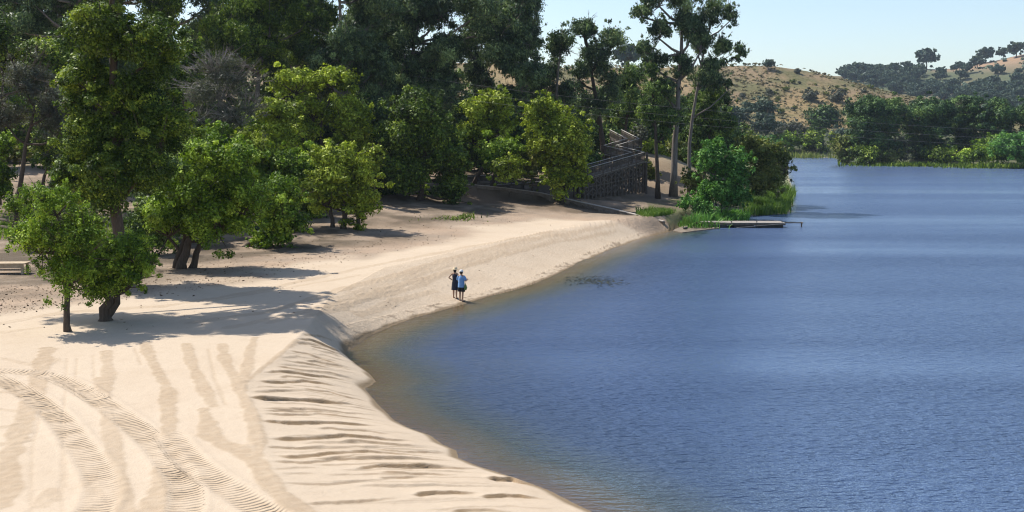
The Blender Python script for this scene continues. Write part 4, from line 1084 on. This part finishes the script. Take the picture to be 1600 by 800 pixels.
def run(a, b, dense, k):
    a = np.array(a); b = np.array(b); d = b - a; L = np.linalg.norm(d[:2]); u = d / L; n = np.array((-u[1], u[0], 0)); n /= np.linalg.norm(n)
    deck = MB()
    m = int(L / 0.16)
    for i in range(m):
        p = a + d * ((i + 0.5) / m)
        M3 = Matrix(((u[0], -n[0] * -1, 0), (u[1], n[1], 0), (0, 0, 1)))
        ang = math.atan2(u[1], u[0])
        deck.box(p - np.array((0, 0, 0.02)), (L / m - 0.02, WID, 0.04), rotz=ang)
    deck.build('deck', M['wood_grey'], bw, BO)
    bm_ = MB()
    for s in (-1, 1):
        bm_.beam(a + n * s * (WID / 2 - 0.1) - (0, 0, 0.14), b + n * s * (WID / 2 - 0.1) - (0, 0, 0.14), 0.10, 0.20)
    bm_.build('joist', M['wood_dark'], bw, BO)
    for s in (-1, 1):
        e = n * s * (WID / 2 + 0.03)
        rl = MB()
        rl.beam(a + e + (0, 0, 1.08), b + e + (0, 0, 1.08), 0.13, 0.05)
        rl.build('handrail', M['rail'], bw, BO)
        rl = MB()
        rl.beam(a + e + (0, 0, 0.86 if dense else 0.55), b + e + (0, 0, 0.86 if dense else 0.55), 0.045, 0.10)
        rl.beam(a + e + (0, 0, 0.14), b + e + (0, 0, 0.14), 0.045, 0.12)
        if dense:
            q = max(2, int(L / 0.26))
            for i in range(q):
                p = a + d * ((i + 0.5) / q) + e
                rl.box(p + (0, 0, 0.5), (0.05, 0.05, 0.85), rotz=math.atan2(u[1], u[0]))
        rl.build('railing', M['wood_dark'], bw, BO)
        q = max(2, int(L / (1.6)))
        for i in range(q + 1):
            p = a + d * (i / q) + e
            MB().box(p + (0, 0, 0.5), (0.10, 0.10, 1.12)).build('railing_post', M['wood_dark'], bw, BO)
def support(p, ztop, r=0.11):
    g_ = gz(p[0], p[1])
    if ztop - g_ < 0.25: return
    MB().tube([(p[0], p[1], g_ - 0.3), (p[0] + rngb.uniform(-.04, .04), p[1], ztop)], [r * 1.1, r * 0.9], 7).build('support_post', M['wood_dark'], bw, BO)
for k in range(len(nodes) - 1):
    a, b = nodes[k], nodes[k + 1]
    run(a, b, k in (3, 4, 5, 6), k)
    d = b - a; L = np.linalg.norm(d[:2]); n = np.array((-d[1], d[0], 0)); n /= np.linalg.norm(n)
    step = 0.75 if k in (3, 4) else 1.5
    q = max(1, int(L / step))
    for i in range(q + 1):
        for s in (-1, 1):
            p = a + d * (i / q) + n * s * (WID / 2 - 0.12)
            support(p, p[2] - 0.05)
    if k in (3, 4, 5):
        br = MB()
        for s in (-1, 1):
            qq = max(1, int(L / 1.5))
            for i in range(qq):
                p0 = a + d * (i / qq) + n * s * (WID / 2 - 0.02); p1 = a + d * ((i + 1) / qq) + n * s * (WID / 2 - 0.02)
                g0 = gz(p0[0], p0[1]); g1 = gz(p1[0], p1[1])
                for f0, f1 in ((0.12, 0.45), (0.45, 0.12), (0.55, 0.55), (0.6, 0.92), (0.92, 0.6)):
                    br.beam((p0[0], p0[1], g0 + (p0[2] - g0) * f0), (p1[0], p1[1], g1 + (p1[2] - g1) * f1), 0.04, 0.11)
        br.build('cross_brace', M['wood_dark'], bw, BO)
# landings at the turns
for i_, nd in enumerate(nodes[4:7]):
    MB().box(nd - np.array((0, 0, 0.05)), (2.0, 2.0, 0.08), rotz=0.3).build('landing', M['wood_grey'], bw, BO)
    e = MB(); sx = 1 if i_ % 2 == 0 else -1
    for h_ in (0.14, 0.55, 1.06):
        e.beam(nd + (sx * 1.0, -0.9, h_), nd + (sx * 1.0, 1.0, h_), 0.05, 0.10)
    for j in range(8): e.box(nd + (sx * 1.0, -0.85 + j * 0.25, 0.55), (0.05, 0.05, 1.05))
    e.build('railing', M['wood_dark'], bw, BO)
    for ox, oy in ((-.9,-.9),(.9,-.9),(.9,.9),(-.9,.9),(0,-.9),(0.9,0)):
        support(nd + (ox, oy, 0), nd[2] - 0.05)

# ramp wall (retaining wall that runs down to the waterline)
rw = thing('retaining_wall', 'low stained concrete wall sloping down the bank to the water beside the ramp', 'wall', (RAMPW[3][0], RAMPW[3][1], 1.0))
WO = np.array(rw.location)
wl = MB(); cp = MB()
for i in range(len(RAMPW) - 1):
    a = np.array(RAMPW[i]); b = np.array(RAMPW[i + 1])
    h0 = 0.16
    wl.beam(a + (0, 0.05, h0 - 0.75), b + (0, 0.05, h0 - 0.75), 0.24, 1.5)
    cp.beam(a + (0, 0.05, h0 + 0.03), b + (0, 0.05, h0 + 0.03), 0.34, 0.07)
wl.build('wall_face', M['concrete'], rw, WO); cp.build('coping', M['concrete_top'], rw, WO)

# ------------------------------------------------------------------ dock
dk = thing('floating_dock', 'flat wooden floating dock with dark hull, moored off the green bank', 'dock', (22, 105, 0))
DO = np.array(dk.location)
y0_, y1_ = 103.6, 105.9
b_ = MB()
nn_ = 46
for i in range(nn_):
    xx = 16.6 + (25.9 - 16.6) * (i + 0.5) / nn_
    f = min(1, max(0, (xx - 17.5) / 3.5)); w = 0.9 + (y1_ - y0_ - 0.9) * f
    b_.box((xx, y1_ - w / 2, 0.46 - 0.03 * math.sin(i * 1.7) * 0.2), (9.3 / nn_ - 0.02, w, 0.05))
b_.build('deck', M['wood_grey'], dk, DO)
b_ = MB(); b_.beam((20.5, y0_ + 0.05, 0.34), (25.9, y0_ + 0.05, 0.34), 0.08, 0.18); b_.beam((25.86, y0_, 0.34), (25.86, y1_, 0.34), 0.08, 0.18); b_.beam((17.2, y1_ - 0.85, 0.36), (20.6, y0_ + 0.05, 0.34), 0.08, 0.14)
b_.build('frame', M['wood_dark'], dk, DO)
M['hull'] = simple_mat('dock_hull', (0.02,0.022,0.022), (0.06,0.06,0.055), 4, 0.6, 0.2)
for xx, w in ((19.6, 1.6), (22.0, 1.9), (24.6, 2.2)):
    MB().box((xx, (y0_ + y1_) / 2, 0.06), (w, y1_ - y0_ - 0.2, 0.5)).build('float_tank', M['hull'], dk, DO)
b_ = MB(); b_.beam((25.9, 104.6, 0.42), (27.7, 104.6, 0.40), 0.07, 0.09); b_.build('mooring_arm', M['wood_dark'], dk, DO)
b_ = MB(); b_.beam((27.7, 104.2, 0.42), (27.7, 105.0, 0.42), 0.08, 0.10); b_.tube([(27.68, 104.6, 0.40), (27.68, 104.6, -0.3)], 0.07, 8); b_.build('mooring_post', M['wood_dark'], dk, DO)
b_ = MB(); b_.beam((21.2, 103.2, 0.05), (25.8, 103.45, 0.42), 0.05, 0.05); b_.build('pole', M['wood_grey'], dk, DO)
for xx in (20.8, 23.2, 25.6):
    MB().lathe([(0.03, 0), (0.03, 0.10), (0.08, 0.11), (0.08, 0.14)], (xx, y0_ + 0.14, 0.485), 8).build('cleat', M['hull'], dk, DO)
sl = MB()
pts = [(1052,360),(1066,363),(1124,356),(1118,352),(1095,350),(1062,352)]
pw = [P(px, py, 0.07) for px, py in pts]
v = [(X, Y, 0.07) for X, Y in pw] + [(X, Y, -0.35) for X, Y in pw]; n_ = len(pw)
fc = [tuple(range(n_))] + [(i, i + n_, (i + 1) % n_ + n_, (i + 1) % n_) for i in range(n_)]
o_ = mesh_obj('concrete_slab', v, [tuple(reversed(f)) for f in fc], M['concrete']); tag(o_, 'low stained concrete slab at the waterline between the wall end and the dock', 'slab')
o_ = MB().lathe([(0.12, 0), (0.2, 0.03), (0.22, 0.1), (0.2, 0.17), (0.12, 0.2)], (*P(1071, 358, 0.13), 0.13), 12).build('old_tyre', M['hull'], smooth_=True)
tag(o_, 'small dark tyre lying on the concrete slab by the dock', 'tyre')

# ------------------------------------------------------------------ picnic tables
def picnic(px, py, mat, label, L=1.9, rot=0.0):
    g_ = ground(px, py); g_[2] = gz(g_[0], g_[1])
    r = thing('picnic_table', label, 'picnic table', tuple(g_), rot)
    for k in range(4): pass
    b = MB(); [b.box((0, -0.27 + 0.18 * k, 0.74), (L, 0.165, 0.04)) for k in range(4)]; b.build('table_top', mat, r)
    for s in (-1, 1):
        b = MB(); b.box((0, s * 0.68, 0.44), (L, 0.13, 0.04)); b.box((0, s * 0.82, 0.44), (L, 0.13, 0.04)); b.build('bench_seat', mat, r)
        for q in (-1, 1):
            MB().beam((s * L * 0.36, q * 0.62, -0.05), (s * L * 0.36, q * 0.22, 0.71), 0.05, 0.10).build('leg', mat, r)
        MB().beam((s * L * 0.36 + 0.05, -0.88, 0.39), (s * L * 0.36 + 0.05, 0.88, 0.39), 0.05, 0.10).build('cross_beam', mat, r)
    return r
picnic(41, 258, M['wood_dark'], 'dark weathered picnic table in the shade on the slope at the upper left', 1.9, 0.25)
g_ = ground(14, 428)
r = thing('low_table', 'low pale wooden table on the sand at the left edge, partly behind the young tree', 'table', tuple(g_), 0.05)
b = MB(); [b.box((0, -0.36 + 0.24 * k, 0.60), (2.1, 0.22, 0.05)) for k in range(4)]; b.build('table_top', M['wood_pale'], r)
for sx in (-1, 1):
    for sy in (-1, 1): MB().box((sx * 0.88, sy * 0.36, 0.26), (0.12, 0.12, 0.64)).build('leg', M['wood_pale'], r)
MB().box((0, -0.40, 0.46), (1.7, 0.04, 0.20)).build('apron', M['wood_pale'], r); MB().box((0, 0.1, 0.2), (1.6, 0.5, 0.04)).build('lower_shelf', M['wood_pale'], r)
def log(pts, rad, label, z0=0.12):
    P3 = []
    for px, py in pts:
        q = ground(px, py); P3.append((q[0], q[1], q[2] + z0))
    o_ = MB().tube(P3, rad, 9).build('fallen_log', M['bark'], smooth_=True); tag(o_, label, 'log')
log([(-15,344),(8,347),(28,353)], [0.16,0.15,0.11], 'thin fallen log lying in green weeds, the upper one at the left edge')
log([(-15,356),(10,359),(34,367)], [0.18,0.16,0.10], 'thicker fallen log lying in green weeds, the lower one at the left edge')
q = ground(27, 335); o_ = MB().tube([(q[0], q[1], q[2] - .2), (q[0], q[1], q[2] + .95)], [0.1, 0.09], 8).build('wooden_post', M['bark']); tag(o_, 'short brown wooden post standing on the sand near the left edge', 'post')
q = ground(497, 610) 

# ------------------------------------------------------------------ cables
M['cable'] = simple_mat('cable', (0.10,0.10,0.10), (0.16,0.16,0.16), 3, 0.5, 0.0)
for k, (ya, yb, yc, w) in enumerate([(118, 172, 213, 'topmost'), (132, 185, 226, 'middle'), (143, 196, 238, 'lowest')]):
    a = AT(640, ya, 118); m_ = AT(1100, yb, 104); c = AT(1760, yc, 92)
    pts = []
    for i in range(41):
        u = i / 40; pts.append(a * (1 - u) ** 2 + 2 * u * (1 - u) * (2 * m_ - 0.5 * a - 0.5 * c) + c * u * u)
    o_ = MB().tube(pts, 0.009, 5).build('power_cable', M['cable']); tag(o_, w + ' of three thin cables sagging across the trees and the water', 'cable')

# ------------------------------------------------------------------ floating weed, beach litter
def litter_obj(name, label, cat, n, fn, mat, L, W, seed, flat=True):
    rng = np.random.default_rng(seed); pos = fn(rng, n); m_ = len(pos)
    nr = rng.normal(size=(m_, 3)) * (0.08 if name == 'water_weed' else 0.35) + np.array([0, 0, 1.0]); nr /= np.linalg.norm(nr, axis=1, keepdims=True)
    v, f = leaf_quads(pos, nr, L, W, rng)
    o_ = mesh_obj(name, v, f, mat, None, False, {'tone': ('FACE', 'FLOAT', rng.random(m_))})
    return tag(o_, label, cat, None, 'stuff')
M['litter'] = leaf_mat('dry_leaf', (0.07,0.045,0.025), (0.16,0.11,0.06), (0.28,0.20,0.12), 0.0)
M['weed'] = leaf_mat('water_weed', (0.012,0.014,0.010), (0.028,0.032,0.018), (0.06,0.06,0.03), 0.0)
def weedpos(rng, n):
    c = np.array(P(930, 439, 0)); u = rng.normal(size=(n, 2)) * np.array([0.95, 1.1])
    return np.stack([c[0] + u[:, 0], c[1] + u[:, 1] - 0.15 * u[:, 0], np.full(n, 0.006) + rng.random(n) * 0.012], 1)
litter_obj('water_weed', 'dark patch of weed floating off the beach', 'water weed', 420, weedpos, M['weed'], 0.20, 0.10, 5)
def litterpos(rng, n):
    t_ = rng.random(n * 6); px_ = rng.uniform(-50, 1000, n * 6); py_ = rng.uniform(345, 520, n * 6)
    dx, dy, dz = ray(px_, py_); tt = (1.25 - H) / dz; X = dx * tt; Y = dy * tt
    ok = seg_dist(X, Y, edge) < 9
    ok &= inside(X, Y, ez) | (rng.random(n * 6) < 0.04); ok &= rng.random(n * 6) < 0.6
    X, Y = X[ok][:n], Y[ok][:n]; zz = base_terrain(X, Y)
    zz = zz + 0.02 + (1 - smooth(95, 115, Y)) * (vnoise(X, Y, 3.1, 1) * 0.05 + vnoise(X, Y, 0.9, 2) * 0.018) + smooth(60, 110, Y) * (vnoise(X, Y, 4.0, 5) * 0.35 + vnoise(X, Y, 1.3, 6) * 0.14)
    return np.stack([X, Y, zz], 1)
litter_obj('leaf_litter', 'dry brown leaves scattered on the sand under the trees', 'leaf litter', 3500, litterpos, M['litter'], 0.11, 0.06, 6)

# ------------------------------------------------------------------ people
M['skin_tan'] = simple_mat('skin_tan', (0.34,0.20,0.13), (0.42,0.26,0.17), 8, 0.55, 0.05)
M['hair'] = simple_mat('dark_hair', (0.010,0.008,0.007), (0.03,0.022,0.018), 30, 0.5, 0.3)
M['blue'] = simple_mat('blue_cotton', (0.13,0.27,0.52), (0.22,0.38,0.64), 7, 0.85, 0.3)
M['navy'] = simple_mat('dark_navy_cloth', (0.012,0.015,0.028), (0.03,0.035,0.055), 7, 0.85, 0.3)
M['blackc'] = simple_mat('black_cloth', (0.010,0.010,0.011), (0.022,0.022,0.024), 7, 0.85, 0.3)
M['straw'] = simple_mat('straw', (0.55,0.43,0.26), (0.68,0.55,0.36), 40, 0.8, 0.4)
M['white_c'] = simple_mat('white_cap', (0.65,0.65,0.63), (0.78,0.78,0.76), 20, 0.8, 0.2)
M['sandal'] = simple_mat('dark_sandal', (0.015,0.012,0.01), (0.04,0.03,0.025), 20, 0.7, 0.2)
M['greenbag'] = simple_mat('green_cloth', (0.10,0.16,0.05), (0.18,0.26,0.08), 9, 0.85, 0.3)
M['phone'] = simple_mat('dark_glass', (0.012,0.012,0.014), (0.02,0.02,0.022), 5, 0.2, 0.0)
M['eye'] = simple_mat('eye_dark', (0.02,0.015,0.01), (0.04,0.03,0.02), 20, 0.3, 0.0)
def skin_mesh(name, chains, mat, parent, root_key='pelvis'):
    """chains: list of lists of (key or xyz, xyz, radius); keys join chains"""
    vs, rad, keys, ed = [], [], {}, []
    for ch in chains:
        prev = None
        for key, co, r in ch:
            if key in keys: i = keys[key]
            else:
                i = len(vs); vs.append(co); rad.append(r); keys[key] = i
            if prev is not None and (prev, i) not in ed: ed.append((prev, i))
            prev = i
    me = bpy.data.meshes.new(name); me.from_pydata(vs, ed, []); me.update()
    o_ = bpy.data.objects.new(name, me); COL.objects.link(o_)
    m_ = o_.modifiers.new('skin', 'SKIN'); m_.use_smooth_shade = True
    if not me.skin_vertices: me.attributes.new('skin_vertices', 'FLOAT', 'POINT') if False else None
    o_2 = o_.modifiers.new('sub', 'SUBSURF'); o_2.levels = 2; o_2.render_levels = 2
    if len(me.skin_vertices) == 0:
        bpy.context.view_layer.objects.active = o_
        bpy.ops.mesh.customdata_skin_add()
    for i, r in enumerate(rad):
        me.skin_vertices[0].data[i].radius = (r, r) if not hasattr(r, '__len__') else r
    me.skin_vertices[0].data[keys[root_key]].use_root = True
    dg = bpy.context.evaluated_depsgraph_get(); dg.update()
    me2 = bpy.data.meshes.new_from_object(o_.evaluated_get(dg))
    me2.name = name; o_.modifiers.clear(); o_.data = me2
    me2.materials.clear(); me2.materials.append(mat)
    me2.polygons.foreach_set('use_smooth', np.ones(len(me2.polygons), bool))
    o_.parent = parent
    return o_
def loft(mb, rings, n=18, fold=0.0, seed=0, cap_top=False):
    b = len(mb.v); rg = random.Random(seed); ph = [rg.uniform(0, 6) for _ in range(3)]
    for (c, rx, ry) in rings:
        for k in range(n):
            a = 2 * math.pi * k / n
            f = 1 + fold * (math.sin(a * 5 + ph[0]) + 0.6 * math.sin(a * 9 + ph[1] + c[2] * 8))
            mb.v.append((c[0] + rx * math.cos(a) * f, c[1] + ry * math.sin(a) * f, c[2]))
    for i in range(len(rings) - 1):
        for k in range(n):
            k2 = (k + 1) % n
            mb.f.append((b + i * n + k, b + i * n + k2, b + (i + 1) * n + k2, b + (i + 1) * n + k))
    if cap_top: mb.f.append(tuple(b + (len(rings) - 1) * n + k for k in range(n)))
def hand_chain(tag_, w, d, side, curl=0.5):
    """palm and five fingers from wrist w along direction d"""
    w = Vector(w); d = Vector(d).normalized(); s = Vector(side).normalized(); nrm = d.cross(s)
    palm = w + d * 0.055
    ch = [[(tag_ + 'wr', tuple(w), 0.026), (tag_ + 'pm', tuple(palm), (0.030, 0.020))]]
    for k, (off, ln) in enumerate(((-0.030, 0.058), (-0.010, 0.070), (0.010, 0.074), (0.030, 0.066))):
        r0 = palm + s * off * 0.9 + d * 0.02; r1 = r0 + d * ln * 0.55; r2 = r1 + (d * (1 - curl) + nrm * curl) * ln * 0.5
        ch.append([(tag_ + 'pm', tuple(palm), 0.03), (f'{tag_}f{k}a', tuple(r0), 0.0095), (f'{tag_}f{k}b', tuple(r1), 0.0085), (f'{tag_}f{k}c', tuple(r2), 0.007)])
    t0 = w + d * 0.02 + s * 0.028; t1 = t0 + s * 0.025 + d * 0.025; t2 = t1 + d * 0.03 + nrm * 0.012
    ch.append([(tag_ + 'wr', tuple(w), 0.026), (tag_ + 't0', tuple(t0), 0.011), (tag_ + 't1', tuple(t1), 0.010), (tag_ + 't2', tuple(t2), 0.008)])
    return ch
def person(px, py, label, rz, hgt, arms, female):
    g_ = ground(px, py)
    r = thing('person', label, 'person', (g_[0], g_[1], g_[2] + 0.0), rz)
    S = hgt / 1.72
    fem = 0.92 if female else 1.0
    L_ = lambda p: tuple(c * S for c in p)
    ch = [[('pelvis', L_((0,0,.93)), .125 * fem), ('belly', L_((0,.01,1.08)), .115 * fem), ('chest', L_((0,0,1.28)), (.150 * fem, .115)), ('nb', L_((0,-.01,1.43)), .062), ('neck', L_((0,.0,1.49)), .050),
           ('jaw', L_((0,.025,1.555)), .066), ('head', L_((0,.012,1.62)), (.078, .092)), ('crown', L_((0,.0,1.675)), .066)],
          [('head', L_((0,0,0)), .08), ('nose', L_((0,.118,1.60)), .014)]]
    for s, q in ((-1, 'l'), (1, 'r')):
        ch.append([('head', L_((0,0,0)), .08), (q + 'ear', L_((s*.092,.0,1.605)), .016)])
        st = 0.035 if s < 0 else -0.03
        ch.append([('pelvis', L_((0,0,0)), .1), (q+'hip', L_((s*.095,0,.87)), .088), (q+'thigh', L_((s*.10,st*.5,.68)), .076), (q+'knee', L_((s*.10,st,.48)), .054), (q+'calf', L_((s*.10,st-.02,.34)), .055), (q+'ank', L_((s*.10,st-.02,.09)), .036), (q+'heel', L_((s*.10,st-.03,.045)), .038), (q+'ball', L_((s*.115,st+.10,.035)), (.040,.028)), (q+'toe', L_((s*.12,st+.16,.028)), (.034,.022))])
        sh, el, wr, hd, sd2 = arms[q]
        ch.append([('nb', L_((0,0,0)), .06), (q+'sh', L_(sh), .055 * fem), (q+'ua', tuple((Vector(L_(sh)) + Vector(L_(el))) / 2), .045 * fem), (q+'el', L_(el), .036), (q+'fa', tuple(Vector(L_(el)) * .6 + Vector(L_(wr)) * .4), .036), (q+'wr', L_(wr), .025)])
        ch += hand_chain(q, L_(wr), hd, sd2)
    skin_mesh('body', ch, M['skin_tan'], r)
    for s in (-1, 1):
        MB().lathe([(0.002,-.009),(0.008,-.005),(0.010,0),(0.008,.005),(0.002,.009)], L_((s*.033,.094,1.625)), 8).build('eye', M['eye'], r, smooth_=True)
        st = 0.035 if s < 0 else -0.03
        b = MB(); c0 = (s*.112*S, (st+.06)*S, 0.004)
        loft(b, [((c0[0], c0[1], -0.02), .052, .145), ((c0[0], c0[1], 0.012), .052, .145), ((c0[0], c0[1], 0.02), .045, .135)], 16, 0, 0, True)
        b.beam((c0[0]-.05, c0[1]+.05, .05), (c0[0]+.05, c0[1]+.05, .05), .03, .012); b.build('sandal', M['sandal'], r)
    b = MB()
    loft(b, [((0,-.022*S,(1.50 if female else 1.545)*S), .062, .060), ((0,-.022*S,1.58*S), .086, .080), ((0,-.015*S,1.64*S), .092, .092), ((0,-.005*S,1.70*S), .074, .080), ((0,0,1.735*S), .03, .035)], 16, 0.01, 3, True)
    b.build('hair', M['hair'], r, smooth_=True)
    return r, S
armsA = {'l': ((-.165,-.01,1.40), (-.36,-.06,1.18), (-.17,.04,1.03), (1,.2,-.3), (0,1,0)), 'r': ((.165,-.01,1.40), (.21,.0,1.14), (.19,.10,.93), (0,.3,-1), (0,1,0))}
ra, S = person(711.2, 467.0, 'person in a straw hat and dark sleeveless clothes with one hand on the hip', -0.35, 1.66, armsA, True)
b = MB(); loft(b, [((0,0,.90*S), .175,.125), ((0,0,1.00*S), .150,.115), ((0,.005*S,1.10*S), .140,.112), ((0,0,1.26*S), .160,.122), ((0,0,1.36*S), .150,.105), ((-.0,0,1.42*S), .105,.075)], 20, .02, 1); b.build('tank_top', M['navy'], ra, smooth_=True)
b = MB(); loft(b, [((0,0,.50*S), .215,.165), ((0,0,.62*S), .205,.155), ((0,0,.80*S), .190,.145), ((0,0,.95*S), .155,.120)], 22, .035, 2); b.build('skirt', M['navy'], ra, smooth_=True)
b = MB(); b.lathe([(.20,1.655*S),(.195,1.668*S),(.105,1.69*S),(.098,1.74*S),(.085,1.775*S),(.03,1.785*S)], (0,0,0), 20); b.build('straw_hat', M['straw'], ra, smooth_=True)
armsB = {'l': ((-.18,-.01,1.40), (-.22,.03,1.13), (-.07,.26,1.12), (1,.6,.1), (0,0,1)), 'r': ((.18,-.01,1.40), (.25,.02,1.14), (.22,.27,1.17), (-.1,1,.2), (0,0,1))}
rb, S = person(721.0, 472.0, 'person in a loose blue shirt and black shorts holding a dark phone in front', -0.45, 1.68, armsB, False)
b = MB(); loft(b, [((0,0,.80*S), .200,.150), ((0,0,.92*S), .192,.145), ((0,.005*S,1.08*S), .178,.140), ((0,0,1.26*S), .188,.138), ((0,0,1.37*S), .170,.115), ((0,0,1.43*S), .110,.080), ((0,0,1.46*S), .075,.068)], 22, .025, 5)
for s, q in ((-1, 'l'), (1, 'r')):
    a = Vector(armsB[q][0]) * S; e = Vector(armsB[q][1]) * S
    b.tube([a + Vector((-s * .04, 0, .012)), a * .7 + e * .3, a * .2 + e * .8], [.075, .082, .085], 12, cap=False)
b.build('shirt', M['blue'], rb, smooth_=True)
b = MB()
for s in (-1, 1): loft(b, [((s*.11*S,0,.56*S), .108,.112), ((s*.10*S,0,.70*S), .105,.112), ((s*.085*S,0,.84*S), .100,.115), ((s*.06*S,0,.94*S), .095,.112)], 16, .02, 7)
b.build('shorts', M['blackc'], rb, smooth_=True)
b = MB(); b.lathe([(.096,1.64*S),(.100,1.66*S),(.094,1.71*S),(.07,1.75*S),(.02,1.765*S)], (0,0,0), 18); b.box((0,.13*S,1.655*S), (.13,.10,.012)); b.build('cap', M['white_c'], rb, smooth_=True)
ph = MB().box((0,0,0), (.16, .015, .085)).build('phone', M['phone']); 
g_ = np.array(rb.location); cz, sz = math.cos(-.45), math.sin(-.45); lx, ly = .10 * S, .39 * S
ph.location = (g_[0] + cz * lx - sz * ly, g_[1] + sz * lx + cz * ly, g_[2] + 1.19 * S); ph.rotation_euler = (-0.3, 0, -.45); tag(ph, 'dark phone held up by the person in the blue shirt', 'phone')
b = MB(); loft(b, [((0,0,-.20), .03,.10), ((0,0,-.12), .05,.12), ((0,0,.02), .045,.11), ((0,0,.12), .01,.04)], 14, .03, 9, True)
b.tube([(0,-.03,.10), (-.02,.0,.22), (0,.03,.10)], .008, 5)
bagm = b.build('cloth_bag', M['greenbag'], None, smooth_=True); lx, ly = .27 * S, -.02
bagm.location = (g_[0] + cz * lx - sz * ly, g_[1] + sz * lx + cz * ly, g_[2] + .86 * S); bagm.rotation_euler = (0, 0, -.45); tag(bagm, 'green cloth bag hanging at the hip of the person in the blue shirt', 'bag')
haze(0.00009)
